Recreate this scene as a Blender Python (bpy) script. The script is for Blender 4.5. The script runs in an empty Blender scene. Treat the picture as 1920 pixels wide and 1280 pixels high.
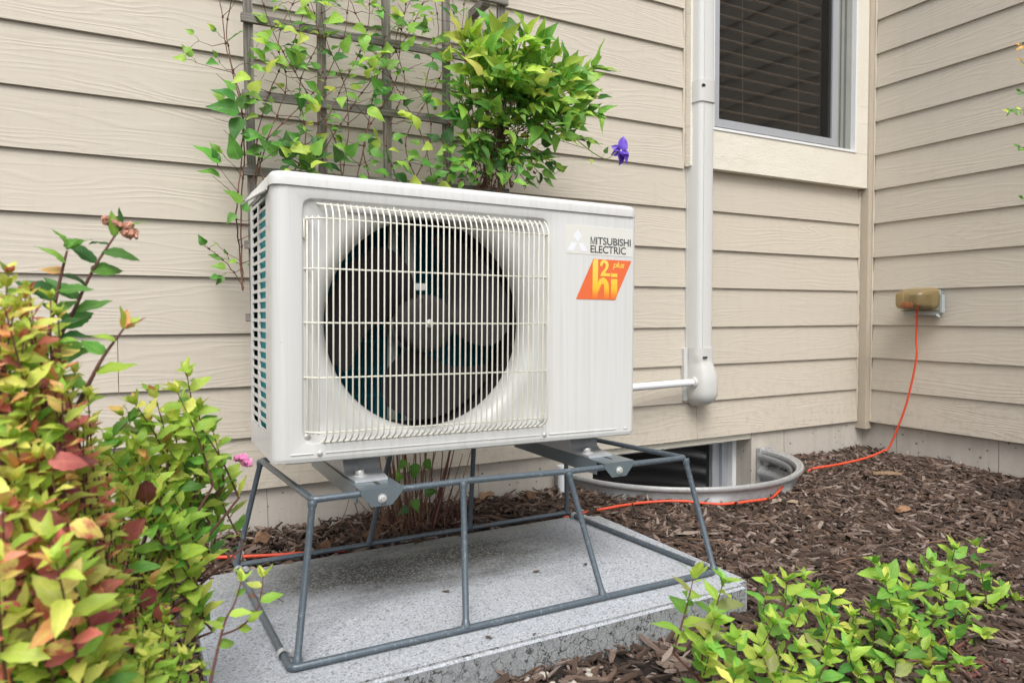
import bpy, bmesh, math, random
import numpy as np
from mathutils import Vector, Matrix, noise

# ------------------------------------------------------------------ camera, sky, sun, exposure
S = bpy.context.scene
COL = S.collection
CAM = Vector((0.0, -2.0, 0.62))
FPX = 1304.7
yaw, pitch, roll = (math.radians(a) for a in (28.06, -2.10, -0.18))
FW = Vector((math.sin(yaw)*math.cos(pitch), math.cos(yaw)*math.cos(pitch), math.sin(pitch)))
RT = Vector((math.cos(yaw), -math.sin(yaw), 0))
UP = RT.cross(FW)
RT, UP = math.cos(roll)*RT + math.sin(roll)*UP, math.cos(roll)*UP - math.sin(roll)*RT
cd = bpy.data.cameras.new('camera'); cam = bpy.data.objects.new('camera', cd); COL.objects.link(cam)
cam.matrix_world = Matrix(((RT.x, UP.x, -FW.x, CAM.x), (RT.y, UP.y, -FW.y, CAM.y), (RT.z, UP.z, -FW.z, CAM.z), (0, 0, 0, 1)))
cd.sensor_width = 36; cd.lens = FPX/1920*36; cd.clip_start = .02; cd.clip_end = 400
cd.dof.use_dof = True; cd.dof.focus_distance = 1.75; cd.dof.aperture_fstop = 6.5
S.camera = cam

SUN_DIR = Vector((-.26, -.60, .90)).normalized()      # towards the sun
world = bpy.data.worlds.new('World'); S.world = world; world.use_nodes = True
wn = world.node_tree; wn.nodes.clear()
sky = wn.nodes.new('ShaderNodeTexSky'); sky.sky_type = 'NISHITA'; sky.sun_disc = False
sky.sun_elevation = math.asin(SUN_DIR.z); sky.sun_rotation = math.atan2(SUN_DIR.x, SUN_DIR.y)
sky.air_density = 1.0; sky.dust_density = 4.0; sky.ozone_density = 1.0
hs = wn.nodes.new('ShaderNodeHueSaturation'); hs.inputs['Saturation'].default_value = .34
bg = wn.nodes.new('ShaderNodeBackground'); bg.inputs['Strength'].default_value = .14
wo = wn.nodes.new('ShaderNodeOutputWorld')
wn.links.new(sky.outputs[0], hs.inputs['Color']); wn.links.new(hs.outputs[0], bg.inputs['Color']); wn.links.new(bg.outputs[0], wo.inputs['Surface'])
sl = bpy.data.lights.new('sun', 'SUN'); sl.energy = 1.15; sl.angle = math.radians(30); sl.color = (1, .98, .95)
so = bpy.data.objects.new('sun', sl); COL.objects.link(so); so.location = (-2, -5, 6)
so.rotation_euler = (-SUN_DIR).to_track_quat('-Z', 'Y').to_euler()
vs = S.view_settings
vs.view_transform = 'Standard'; vs.look = 'None'; vs.gamma = 1; vs.use_curve_mapping = False; vs.exposure = 0.70

# ------------------------------------------------------------------ helpers
def at(px, py, Y):                       # the point of the vertical plane y = Y that a direction meets
    d = FW + RT*((px-960)/FPX) + UP*((640-py)/FPX)
    return CAM + d*((Y-CAM.y)/d.y)

def new_obj(name, data, parent=None):
    o = bpy.data.objects.new(name, data); COL.objects.link(o)
    if parent is not None: o.parent = parent
    return o
def empty(name, loc=(0, 0, 0)):
    o = new_obj(name, None); o.location = loc; o.empty_display_size = .05
    o['_l'] = tuple(loc); del o['_l']
    return o
def tag(o, label=None, cat=None, group=None, kind=None):
    if label: o['label'] = label
    if cat: o['category'] = cat
    if group: o['group'] = group
    if kind: o['kind'] = kind
    return o

def mesh_finish(me, mats, sharp=35):
    for m in (mats if isinstance(mats, (list, tuple)) else [mats]): me.materials.append(m)
    if sharp is not None:
        bm = bmesh.new(); bm.from_mesh(me)
        lim = math.radians(sharp)
        for e in bm.edges:
            if len(e.link_faces) == 2:
                e.smooth = e.calc_face_angle(0) < lim
            else: e.smooth = True
        for f in bm.faces: f.smooth = True
        bm.to_mesh(me); bm.free()
    me.update()
    return me

class MB:
    """collects simple shapes into one mesh"""
    def __init__(s): s.v = []; s.f = []; s.wn = False
    def add(s, vs, fs):
        n = len(s.v); s.v += [tuple(v) for v in vs]; s.f += [tuple(i+n for i in f) for f in fs]
    def box(s, x0, x1, y0, y1, z0, z1, M=None):
        vs = [Vector(p) for p in ((x0,y0,z0),(x1,y0,z0),(x1,y1,z0),(x0,y1,z0),(x0,y0,z1),(x1,y0,z1),(x1,y1,z1),(x0,y1,z1))]
        if M: vs = [M @ v for v in vs]
        s.add(vs, ((0,3,2,1),(4,5,6,7),(0,1,5,4),(1,2,6,5),(2,3,7,6),(3,0,4,7)))
    def bbox(s, x0, x1, y0, y1, z0, z1, b=.002, seg=2, M=None):      # a bevelled box
        s.wn = True; bm = bmesh.new(); bmesh.ops.create_cube(bm, size=1)
        for v in bm.verts: v.co = Vector(((x0+x1)/2+v.co.x*(x1-x0), (y0+y1)/2+v.co.y*(y1-y0), (z0+z1)/2+v.co.z*(z1-z0)))
        bmesh.ops.bevel(bm, geom=bm.edges[:], offset=b, segments=seg, profile=.5, affect='EDGES')
        bm.verts.index_update()
        vs = [M @ v.co if M else v.co.copy() for v in bm.verts]
        s.add(vs, [[v.index for v in f.verts] for f in bm.faces]); bm.free()
    def tube(s, pts, r, n=8, caps=True):
        pts = [Vector(p) for p in pts]; rs = r if isinstance(r, (list, tuple)) else [r]*len(pts)
        t = (pts[1]-pts[0]).normalized(); ref = Vector((0, 0, 1)) if abs(t.z) < .9 else Vector((1, 0, 0))
        nv = (ref - t*ref.dot(t)).normalized(); vs = []; fs = []
        for i, p in enumerate(pts):
            a = pts[max(i-1, 0)]; b = pts[min(i+1, len(pts)-1)]
            t = (b-a)
            if t.length < 1e-9: t = Vector((0, 0, 1))
            t.normalize()
            nv = (nv - t*nv.dot(t))
            if nv.length < 1e-6: nv = t.orthogonal()
            nv.normalize(); bv = t.cross(nv)
            for k in range(n):
                a_ = 2*math.pi*k/n; vs.append(p + (nv*math.cos(a_)+bv*math.sin(a_))*rs[i])
        for i in range(len(pts)-1):
            for k in range(n):
                k2 = (k+1) % n; fs.append((i*n+k, i*n+k2, (i+1)*n+k2, (i+1)*n+k))
        if caps:
            fs.append(tuple(range(n))[::-1]); fs.append(tuple((len(pts)-1)*n+k for k in range(n)))
        s.add(vs, fs)
    def lathe(s, prof, n=32, M=None):        # prof of (r, h); axis z
        vs = []; fs = []
        for r, h in prof:
            for k in range(n):
                a = 2*math.pi*k/n; v = Vector((r*math.cos(a), r*math.sin(a), h)); vs.append(M @ v if M else v)
        for i in range(len(prof)-1):
            for k in range(n):
                k2 = (k+1) % n; fs.append((i*n+k, i*n+k2, (i+1)*n+k2, (i+1)*n+k))
        s.add(vs, fs)
    def prism(s, poly, h, M):                # poly in xy extruded 0..h in z
        n = len(poly); vs = [M @ Vector((x, y, 0)) for x, y in poly] + [M @ Vector((x, y, h)) for x, y in poly]
        fs = [tuple(range(n))[::-1], tuple(range(n, 2*n))] + [(i, (i+1) % n, (i+1) % n+n, i+n) for i in range(n)]
        s.add(vs, fs)
    def build(s, name, mat, parent=None, off=None, sharp=46):
        if off is None: off = Vector(parent.location) if parent is not None and parent.parent is None else Vector((0, 0, 0))
        off = Vector(off)
        me = bpy.data.meshes.new(name); me.from_pydata([tuple(Vector(v)-off) for v in s.v], [], s.f)
        mesh_finish(me, mat, sharp)
        o = new_obj(name, me, parent)
        if parent is None: o.location = off
        if s.wn and sharp is not None:
            w = o.modifiers.new('weighted_normals', 'WEIGHTED_NORMAL'); w.keep_sharp = True; w.weight = 90
        return o

def smooth_path(pts, n=6):                # Catmull-Rom
    pts = [Vector(p) for p in pts]; out = []
    P = [pts[0]*2-pts[1]] + pts + [pts[-1]*2-pts[-2]]
    for i in range(1, len(P)-2):
        for k in range(n):
            t = k/n; a, b, c, d = P[i-1], P[i], P[i+1], P[i+2]
            out.append(.5*((2*b)+(c-a)*t+(2*a-5*b+4*c-d)*t*t+(3*b-a-3*c+d)*t**3))
    out.append(pts[-1]); return out

# ------------------------------------------------------------------ materials
class NT:
    def __init__(s, name):
        s.m = bpy.data.materials.new(name); s.m.use_nodes = True; s.t = s.m.node_tree; s.t.nodes.clear()
        s.out = s.n('ShaderNodeOutputMaterial'); s.b = s.n('ShaderNodeBsdfPrincipled'); s.l(s.b.outputs[0], s.out.inputs[0])
    def n(s, t, **kw):
        nd = s.t.nodes.new(t)
        for k, v in kw.items(): setattr(nd, k, v)
        return nd
    def l(s, a, b): s.t.links.new(a, b)
    def put(s, i, v):
        if isinstance(v, bpy.types.NodeSocket): s.l(v, i)
        else: i.default_value = v
    def math(s, op, a, b=None, c=None, clamp=False):
        nd = s.n('ShaderNodeMath', operation=op, use_clamp=clamp)
        for i, v in enumerate((a, b, c)):
            if v is not None: s.put(nd.inputs[i], v)
        return nd.outputs[0]
    def coord(s, out='Object'): return s.n('ShaderNodeTexCoord').outputs[out]
    def wpos(s): return s.n('ShaderNodeNewGeometry').outputs['Position']
    def mapping(s, vec, scale=(1, 1, 1), loc=(0, 0, 0), rot=(0, 0, 0)):
        nd = s.n('ShaderNodeMapping'); s.l(vec, nd.inputs[0]); s.put(nd.inputs['Scale'], scale); s.put(nd.inputs['Location'], loc); nd.inputs['Rotation'].default_value = rot
        return nd.outputs[0]
    def noise(s, vec=None, scale=5, detail=4, rough=.5, dist=0, w=None, col=False):
        nd = s.n('ShaderNodeTexNoise')
        if w is not None: nd.noise_dimensions = '4D'; s.put(nd.inputs['W'], w)
        if vec is not None: s.l(vec, nd.inputs['Vector'])
        s.put(nd.inputs['Scale'], scale); s.put(nd.inputs['Detail'], detail); s.put(nd.inputs['Roughness'], rough); s.put(nd.inputs['Distortion'], dist)
        return nd.outputs[1 if col else 0]
    def ramp(s, fac, stops, interp='LINEAR'):
        nd = s.n('ShaderNodeValToRGB'); s.put(nd.inputs[0], fac); cr = nd.color_ramp; cr.interpolation = interp
        while len(cr.elements) < len(stops): cr.elements.new(.5)
        for e, (p, c) in zip(cr.elements, stops): e.position = p; e.color = (*c, 1) if len(c) == 3 else c
        return nd.outputs[0]
    def mix(s, fac, a, b, blend='MIX'):
        nd = s.n('ShaderNodeMix', data_type='RGBA', blend_type=blend); s.put(nd.inputs[0], fac)
        for i, v in ((6, a), (7, b)): s.put(nd.inputs[i], (*v, 1) if isinstance(v, tuple) and len(v) == 3 else v)
        return nd.outputs[2]
    def bump(s, h, strength=.5, dist=.001, normal=None):
        nd = s.n('ShaderNodeBump'); s.put(nd.inputs['Strength'], strength); s.put(nd.inputs['Distance'], dist); s.l(h, nd.inputs['Height'])
        if normal is not None: s.l(normal, nd.inputs['Normal'])
        s.l(nd.outputs[0], s.b.inputs['Normal']); return nd.outputs[0]
    def set(s, **kw):
        for k, v in kw.items():
            k = k.replace('_', ' ').title() if k != 'ior' else 'IOR'
            k = {'Base Color': 'Base Color', 'Transmission': 'Transmission Weight', 'Coat': 'Coat Weight', 'Specular': 'Specular IOR Level'}.get(k, k)
            s.put(s.b.inputs[k], (*v, 1) if isinstance(v, tuple) and len(v) == 3 else v)
        return s.m
    def rnd(s): return s.n('ShaderNodeObjectInfo').outputs['Random']

def simple(name, col, rough=.5, metal=0, var=.08, scale=20, bump=0, bscale=200, **kw):
    t = NT(name); p = t.wpos(); nz = t.noise(p, scale, 4, .6)
    c = t.mix(nz, tuple(x*(1-var) for x in col), tuple(min(1, x*(1+var)) for x in col))
    t.set(base_color=c, roughness=t.math('MULTIPLY_ADD', nz, .12, rough-.06), metallic=float(metal), **kw)
    if bump: t.bump(t.noise(p, bscale, 3, .6), bump, .001)
    return t.m

def m_siding():
    t = NT('painted_fibre_cement'); r = t.rnd(); w = t.math('MULTIPLY', r, 40.0)
    oc = t.coord('Object')
    n1 = t.noise(t.mapping(oc, (1.1, 1.1, 8)), 1.6, 2, .45, .3, w=w)
    sep = t.n('ShaderNodeSeparateXYZ'); t.l(oc, sep.inputs[0])
    fine = t.noise(t.mapping(oc, (6, 6, 160)), 1.5, 3, .6, 0, w=w)
    ph = t.math('ADD', t.math('MULTIPLY', n1, 75.0), t.math('MULTIPLY', sep.outputs[2], 330.0))
    ph = t.math('ADD', ph, t.math('MULTIPLY', fine, 3.5))
    wv = t.math('SINE', ph)
    wv = t.math('POWER', t.math('MULTIPLY_ADD', wv, .5, .5), 2.2)
    mod = t.ramp(t.noise(t.mapping(oc, (1.5, 1.5, 10)), 2.2, 2, .5, 0, w=w), [(.3, (.05,)*3), (.6, (1,)*3)])
    h = t.math('ADD', t.math('MULTIPLY', wv, mod), t.math('MULTIPLY', fine, .35))
    big = t.noise(t.wpos(), 1.3, 3, .5)
    dirt = t.noise(t.mapping(t.wpos(), (9, 9, 2)), 3, 5, .65)
    c = t.mix(big, (.515, .466, .388), (.563, .512, .432))
    c = t.mix(t.math('MULTIPLY', t.ramp(dirt, [(.5, (0,)*3), (.75, (1,)*3)]), .22), c, (.43, .375, .305))
    spz = t.n('ShaderNodeSeparateXYZ'); t.l(t.wpos(), spz.inputs[0])
    low = t.math('MULTIPLY', t.math('SUBTRACT', .55, spz.outputs[2]), 2.0, clamp=True)
    spl = t.ramp(t.noise(t.wpos(), 34, 5, .75), [(.50, (0,)*3), (.62, (1,)*3)])
    c = t.mix(t.math('MULTIPLY', t.math('MULTIPLY', low, spl), .30), c, (.27, .215, .16))
    rc = t.mix(t.math('MULTIPLY', r, .5), (.96, .96, .96), (1.04, 1.035, 1.02)); c = t.mix(1.0, c, rc, 'MULTIPLY')
    spk = t.noise(t.wpos(), 130, 1, .5)
    c = t.mix(t.ramp(spk, [(.80, (0,)*3), (.84, (.55,)*3)]), c, (.12, .09, .07))
    t.set(base_color=c, roughness=.62, specular=.35); t.bump(h, .40, .0012); return t.m
def m_trim(name, c0, c1, grain=(14, 14, 3), bs=.6):
    t = NT(name); oc = t.wpos()
    n1 = t.noise(t.mapping(oc, grain), 1.2, 2, .5, .6)
    wv = t.math('MULTIPLY_ADD', t.math('SINE', t.math('MULTIPLY', n1, 90.0)), .5, .5)
    fine = t.noise(oc, 260, 3, .6)
    t.set(base_color=t.mix(t.noise(oc, 6, 4, .6), c0, c1), roughness=.5, specular=.4)
    t.bump(t.math('ADD', t.math('MULTIPLY', wv, .7), fine), bs, .0010); return t.m
def m_concrete(name, c0, c1, pits=True, scale=1.0):
    t = NT(name); p = t.wpos()
    a = t.noise(p, 3*scale, 6, .65); b = t.noise(p, 60*scale, 5, .7); v = t.n('ShaderNodeTexVoronoi'); t.l(t.mapping(p, (1, 1, 1)), v.inputs['Vector']); v.inputs['Scale'].default_value = 38*scale
    size = t.noise(p, 20, 2, .5)
    pit = t.math('LESS_THAN', v.outputs[0], t.math('MULTIPLY_ADD', size, .55, -.19))
    c = t.mix(a, c0, c1); c = t.mix(t.math('MULTIPLY', b, .35), c, tuple(x*.55 for x in c0))
    streak = t.noise(t.mapping(p, (14, 14, 1.5)), 1.5, 5, .7)
    c = t.mix(t.math('MULTIPLY', t.ramp(streak, [(.45, (0,)*3), (.7, (1,)*3)]), .30), c, tuple(x*.66 for x in c0))
    if pits: c = t.mix(t.math('MULTIPLY', pit, .7), c, (.07, .06, .05))
    t.set(base_color=c, roughness=.9, specular=.2)
    h = t.math('SUBTRACT', t.math('MULTIPLY', b, .8), t.math('MULTIPLY', pit, 1.2 if pits else 0.))
    t.bump(h, .7, .0022); return t.m
def m_pad():
    t = NT('pad_concrete'); p = t.wpos(); sp = t.n('ShaderNodeSeparateXYZ'); t.l(p, sp.inputs[0])
    gr = t.noise(p, 300, 5, .9); gr2 = t.noise(p, 120, 5, .8); a = t.noise(p, 5, 6, .65)
    c = t.mix(t.ramp(gr, [(.43, (0,)*3), (.57, (1,)*3)]), (.28, .30, .33), (.56, .595, .645))
    vs_ = t.n('ShaderNodeTexVoronoi'); t.l(p, vs_.inputs['Vector']); vs_.inputs['Scale'].default_value = 250
    c = t.mix(t.ramp(vs_.outputs['Color'], [(.12, (.75,)*3), (.34, (0,)*3)]), c, (.16, .17, .18)); c = t.mix(t.ramp(vs_.outputs['Color'], [(.66, (0,)*3), (.9, (.40,)*3)]), c, (.74, .77, .81))
    c = t.mix(t.ramp(a, [(.35, (0,)*3), (.7, (.35,)*3)]), c, (.36, .37, .375))
    # ragged dark band across the pad, fading towards both ends
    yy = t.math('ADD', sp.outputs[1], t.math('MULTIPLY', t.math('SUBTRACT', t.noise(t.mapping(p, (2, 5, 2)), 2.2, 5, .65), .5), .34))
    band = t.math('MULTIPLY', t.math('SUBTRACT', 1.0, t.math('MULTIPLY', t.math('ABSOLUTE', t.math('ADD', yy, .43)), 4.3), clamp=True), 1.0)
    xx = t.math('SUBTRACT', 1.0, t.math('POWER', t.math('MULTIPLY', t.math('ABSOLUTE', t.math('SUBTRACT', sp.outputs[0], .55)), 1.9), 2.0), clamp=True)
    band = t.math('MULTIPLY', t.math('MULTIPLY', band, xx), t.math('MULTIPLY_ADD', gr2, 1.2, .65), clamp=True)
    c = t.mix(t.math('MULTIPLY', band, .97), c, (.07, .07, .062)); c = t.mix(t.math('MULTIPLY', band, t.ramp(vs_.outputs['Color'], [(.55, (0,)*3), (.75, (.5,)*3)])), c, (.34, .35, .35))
    # darker olive-grey tint towards the back edge
    bk = t.math('MULTIPLY', t.math('ADD', yy, .40), 9.0, clamp=True)
    c = t.mix(t.math('MULTIPLY', bk, .38), c, (.22, .215, .17))
    # hairline cracks on the edge faces
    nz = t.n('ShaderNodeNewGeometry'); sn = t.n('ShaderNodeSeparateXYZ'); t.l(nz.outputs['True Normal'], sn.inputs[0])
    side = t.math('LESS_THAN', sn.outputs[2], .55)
    v = t.n('ShaderNodeTexVoronoi', feature='DISTANCE_TO_EDGE'); t.l(t.mapping(t.mix(.025, p, t.noise(p, 30, 3, .6, col=True), 'LINEAR_LIGHT'), (1.9, 1.9, .8)), v.inputs['Vector']); v.inputs['Scale'].default_value = 24
    cm = t.ramp(t.noise(p, 6, 3, .5), [(.34, (.15,)*3), (.46, (1,)*3)])
    crack = t.math('MULTIPLY', t.math('MULTIPLY', t.math('LESS_THAN', v.outputs[0], .026), side), cm)
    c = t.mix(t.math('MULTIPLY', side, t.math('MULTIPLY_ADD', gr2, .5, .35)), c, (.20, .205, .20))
    c = t.mix(t.math('MULTIPLY', crack, .92), c, (.05, .05, .045))
    t.set(base_color=c, roughness=.9, specular=.25)
    t.bump(t.math('SUBTRACT', t.math('ADD', gr, gr2), crack), .9, .0016); return t.m
def m_mulch():
    t = NT('shredded_bark'); g = t.n('ShaderNodeNewGeometry'); r = g.outputs['Random Per Island']
    p = t.wpos(); n = t.noise(p, 90, 4, .7); f = t.noise(t.mapping(p, (1, 1, 1)), 400, 3, .7)
    c = t.ramp(r, [(0, (.014, .008, .007)), (.30, (.034, .019, .015)), (.50, (.078, .041, .028)), (.68, (.14, .082, .056)), (.82, (.21, .15, .12)), (.93, (.34, .265, .225)), (1, (.48, .40, .34))])
    c = t.mix(t.math('MULTIPLY', n, .75), c, (.04, .026, .018)); c = t.mix(t.math('MULTIPLY', f, .25), c, (.25, .19, .15))
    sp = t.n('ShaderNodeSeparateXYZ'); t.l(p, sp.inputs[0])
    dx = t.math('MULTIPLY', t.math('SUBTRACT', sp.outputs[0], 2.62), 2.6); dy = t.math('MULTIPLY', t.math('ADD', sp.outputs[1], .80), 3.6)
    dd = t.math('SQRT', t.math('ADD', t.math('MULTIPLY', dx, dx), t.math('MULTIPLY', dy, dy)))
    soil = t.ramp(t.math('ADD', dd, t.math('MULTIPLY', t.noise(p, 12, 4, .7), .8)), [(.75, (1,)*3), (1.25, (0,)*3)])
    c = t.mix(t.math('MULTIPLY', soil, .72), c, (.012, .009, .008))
    t.set(base_color=c, roughness=.82, specular=.3); t.bump(t.math('ADD', n, f), .8, .0014); return t.m
def m_soil():
    t = NT('dark_soil'); p = t.wpos(); a = t.noise(p, 50, 6, .75)
    t.set(base_color=t.ramp(a, [(.3, (.005, .004, .003)), (.55, (.020, .013, .010)), (.75, (.05, .034, .025))]), roughness=.95)
    t.bump(a, 1, .006); return t.m
def m_cab(name='cream_painted_steel', c0=(.565, .567, .550), c1=(.635, .640, .628)):
    t = NT(name); p = t.wpos()
    st = t.noise(t.mapping(p, (38, 38, .9)), 1.5, 5, .65); a = t.noise(p, 3, 4, .6)
    c = t.mix(st, c0, c1); c = t.mix(t.math('MULTIPLY', t.ramp(t.noise(t.mapping(p, (70, 70, 1.2)), 1, 5, .75), [(.50, (0,)*3), (.72, (1,)*3)]), .42), c, (.44, .42, .35))
    sp = t.ramp(t.noise(p, 170, 1, .5), [(.815, (0,)*3), (.84, (.6,)*3)]); c = t.mix(sp, c, (.20, .15, .10))
    t.set(base_color=c, roughness=t.math('MULTIPLY_ADD', a, .2, .26), specular=.5, coat=.15)
    t.bump(t.noise(p, 700, 2, .5), .06, .0003); return t.m
def m_rod():
    t = NT('blue_grey_painted_steel'); p = t.wpos(); a = t.noise(p, 24, 6, .72); b = t.noise(p, 150, 3, .6)
    rust = t.ramp(t.noise(p, 11, 5, .75), [(.645, (0,)*3), (.675, (1,)*3)])
    c = t.mix(a, (.065, .085, .105), (.115, .145, .170)); c = t.mix(t.ramp(b, [(.58, (0,)*3), (.7, (.5,)*3)]), c, (.30, .33, .34))
    c = t.mix(rust, c, (.17, .065, .03))
    t.set(base_color=c, roughness=.32, metallic=.2, specular=.6); t.bump(a, .25, .001); return t.m
def m_galv(name='galvanised_steel', c0=(.34, .36, .37), c1=(.50, .52, .53), rough=.4):
    t = NT(name); p = t.wpos(); v = t.n('ShaderNodeTexVoronoi'); t.l(p, v.inputs['Vector']); v.inputs['Scale'].default_value = 90
    a = t.noise(p, 9, 5, .7)
    c = t.mix(v.outputs[1], c0, c1); c = t.mix(a, c, tuple(x*.9 for x in c1))
    t.set(base_color=c, roughness=t.math('MULTIPLY_ADD', a, .3, rough-.12), metallic=.45); return t.m
def m_wood_grey():
    t = NT('weathered_wood'); oc = t.coord('Object'); r = t.math('MULTIPLY', t.rnd(), 30.)
    a = t.noise(t.mapping(oc, (5, 130, 130)), 1.3, 5, .7, w=r); k = t.noise(t.mapping(oc, (6, 20, 20)), 1, 4, .6, w=r)
    c = t.ramp(a, [(.3, (.055, .048, .042)), (.5, (.22, .20, .18)), (.72, (.42, .395, .365))])
    c = t.mix(t.math('MULTIPLY', k, .35), c, (.18, .165, .15))
    t.set(base_color=c, roughness=.9, specular=.2); t.bump(a, 1, .0018); return t.m
def m_leaf(name, ca, cb, vein=(.5, .6, .2), trans=.38, blotch=0.5, rough=.42):
    t = NT(name); uv = t.coord('UV'); r = t.rnd(); g = t.n('ShaderNodeNewGeometry').outputs['Random Per Island']
    rr = t.math('ADD', t.math('MULTIPLY', r, 17.0), t.math('MULTIPLY', g, 9.0))
    sp = t.n('ShaderNodeSeparateXYZ'); t.l(uv, sp.inputs[0])
    u = t.math('MULTIPLY', t.math('ABSOLUTE', t.math('SUBTRACT', sp.outputs[0], .5)), 2.0); v = sp.outputs[1]
    n = t.noise(uv, 2.3, 4, .6, w=rr)
    fac = t.ramp(t.math('ADD', n, t.math('MULTIPLY_ADD', t.math('FRACT', rr), .5, -.25)), [(.5-blotch*.4, (0,)*3), (.5+blotch*.4, (1,)*3)])
    c = t.mix(fac, ca, cb)
    lat = t.math('SINE', t.math('MULTIPLY', t.math('SUBTRACT', v, t.math('MULTIPLY', u, .28)), 46.0))
    lv = t.ramp(lat, [(.80, (0,)*3), (1, (1,)*3)])
    mid = t.math('LESS_THAN', u, .06)
    vm = t.math('MAXIMUM', t.math('MULTIPLY', lv, .35), t.math('MULTIPLY', mid, .8))
    c = t.mix(t.math('MULTIPLY', vm, .62), c, vein)
    hv = t.n('ShaderNodeHueSaturation'); c = t.mix(t.ramp(t.noise(uv, 9, 3, .7, w=rr), [(.66, (0,)*3), (.71, (.75,)*3)]), c, (.20, .11, .045)); t.l(c, hv.inputs['Color'])
    t.put(hv.inputs['Value'], t.math('MULTIPLY_ADD', t.math('FRACT', t.math('MULTIPLY', rr, 3.7)), .45, .86)); t.put(hv.inputs['Hue'], t.math('MULTIPLY_ADD', t.math('FRACT', t.math('MULTIPLY', rr, 5.3)), .03, .487)); c = hv.outputs[0]
    t.set(base_color=c, roughness=rough, specular=.42); nb = t.bump(t.math('SUBTRACT', t.math('MULTIPLY', n, .3), vm), .55, .0012)
    tr = t.n('ShaderNodeBsdfTranslucent'); t.l(c, tr.inputs[0]); ms = t.n('ShaderNodeMixShader'); ms.inputs[0].default_value = trans
    t.l(t.b.outputs[0], ms.inputs[1]); t.l(tr.outputs[0], ms.inputs[2]); t.l(ms.outputs[0], t.out.inputs[0]); return t.m

SID = m_siding()
TRIM = m_trim('tan_trim_paint', (.43, .375, .29), (.49, .43, .345))
CASE = m_trim('cream_casing_paint', (.68, .64, .54), (.76, .725, .63), (10, 10, 26), .8)
FOUND = m_concrete('foundation_concrete', (.44, .405, .355), (.62, .575, .515))
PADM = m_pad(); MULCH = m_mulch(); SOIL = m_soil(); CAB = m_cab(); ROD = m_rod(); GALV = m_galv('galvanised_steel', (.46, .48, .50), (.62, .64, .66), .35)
WELLM = m_galv('well_galvanised', (.34, .35, .355), (.52, .53, .53), .42)
WIREM = m_cab('cream_coated_wire', (.68, .665, .57), (.74, .725, .64))
VINYL = simple('white_vinyl', (.74, .75, .75), .35, var=.03)
SCREENF = simple('grey_screen_frame', (.42, .44, .47), .4, .3, .05)
JAMB = simple('grey_green_jamb', (.24, .25, .23), .5, 0, .15, 9)
DUCT = simple('grey_plastic_duct', (.60, .605, .59), .36, 0, .03, 4)
DUCT2 = simple('grey_plastic_fitting', (.56, .56, .54), .33, 0, .03, 4)
PVC = simple('white_pvc', (.72, .74, .76), .3, 0, .03)
DARK = simple('dark_interior', (.012, .012, .013), .8, 0, .2)
ROOM = simple('room_paint', (.10, .09, .08), .9)
BLIND = simple('blind_slat', (.80, .66, .52), .5, 0, .05)
TEAL = simple('teal_coil', (.010, .19, .25), .6, 0, .35, 60, specular=.15)
CYAN = simple('cyan_coil', (.03, .38, .40), .5, .0, .25, 60)
FANM = simple('dark_fan_plastic', (.022, .019, .021), .5, 0, .2, 12, specular=.2)
HUBM = simple('grey_hub_plastic', (.045, .040, .041), .6, 0, .12, 12, specular=.15)
BRACK = simple('motor_bracket', (.33, .36, .33), .45, .3)
ZINC = m_galv('zinc_screw', (.5, .5, .48), (.72, .72, .70), .3)
CORD = simple('orange_cord_jacket', (.66, .075, .030), .5, 0, .25, 30)
STEMR = simple('reddish_stem', (.12, .045, .035), .7, 0, .4, 60)
STEMB = simple('brown_vine_stem', (.17, .085, .055), .8, 0, .45, 50)
STEMD = simple('dry_stem', (.22, .135, .085), .85, 0, .5, 40)
STEMG = simple('green_stem', (.20, .26, .07), .6, 0, .3, 50)
BUD = simple('faded_blossom', (.56, .28, .20), .8, 0, .4, 200)
PINK = simple('pink_blossom', (.80, .25, .50), .7, 0, .3, 200)
PURPLE = simple('purple_petal', (.13, .06, .50), .5, 0, .4, 50)
DRYLEAF = simple('dry_brown_leaf', (.24, .14, .08), .8, 0, .5, 40, .6, 120)
CAULK = simple('caulk', (.52, .46, .37), .6, 0, .08, 30, .5, 90)

# ------------------------------------------------------------------ ground
def gz(x, y):
    t = min(1, max(0, (-.30-y)/.75)); z = .018*(1-t)+(-.046)*t
    if x > 1.25:
        k = min(1, (x-1.25)/1.1); z = z*(1-k) + (.022-.02*t)*k
    z += .012*(noise.noise(Vector((x*4, y*4, 0)))) + .006*noise.noise(Vector((x*11, y*11, 3)))
    return z
WCX, WA, WB = 1.755, .462, .412
def in_well(x, y, g=0): return y > -WB*1.05-g and ((x-WCX)/(WA+g))**2 + (y/(WB+g))**2 < 1
def in_pad(x, y, g=0): return .085-g < x < 1.19+g and -.915-g < y < -.285+g

NX, NY = 150, 96; X0g, X1g, Y0g, Y1g = -1.2, 3.0, -2.3, .195
vsg = []; fsg = []
for j in range(NY+1):
    for i in range(NX+1):
        x = X0g+(X1g-X0g)*i/NX; y = Y0g+(Y1g-Y0g)*j/NY; vsg.append((x, y, gz(x, min(y, 0))-.006))
for j in range(NY):
    for i in range(NX):
        x = X0g+(X1g-X0g)*(i+.5)/NX; y = Y0g+(Y1g-Y0g)*(j+.5)/NY
        if in_well(x, y, -.012) or (y > 0 and 1.37 < x < 2.2): continue
        a = j*(NX+1)+i; fsg.append((a, a+1, a+NX+2, a+NX+1))
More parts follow.
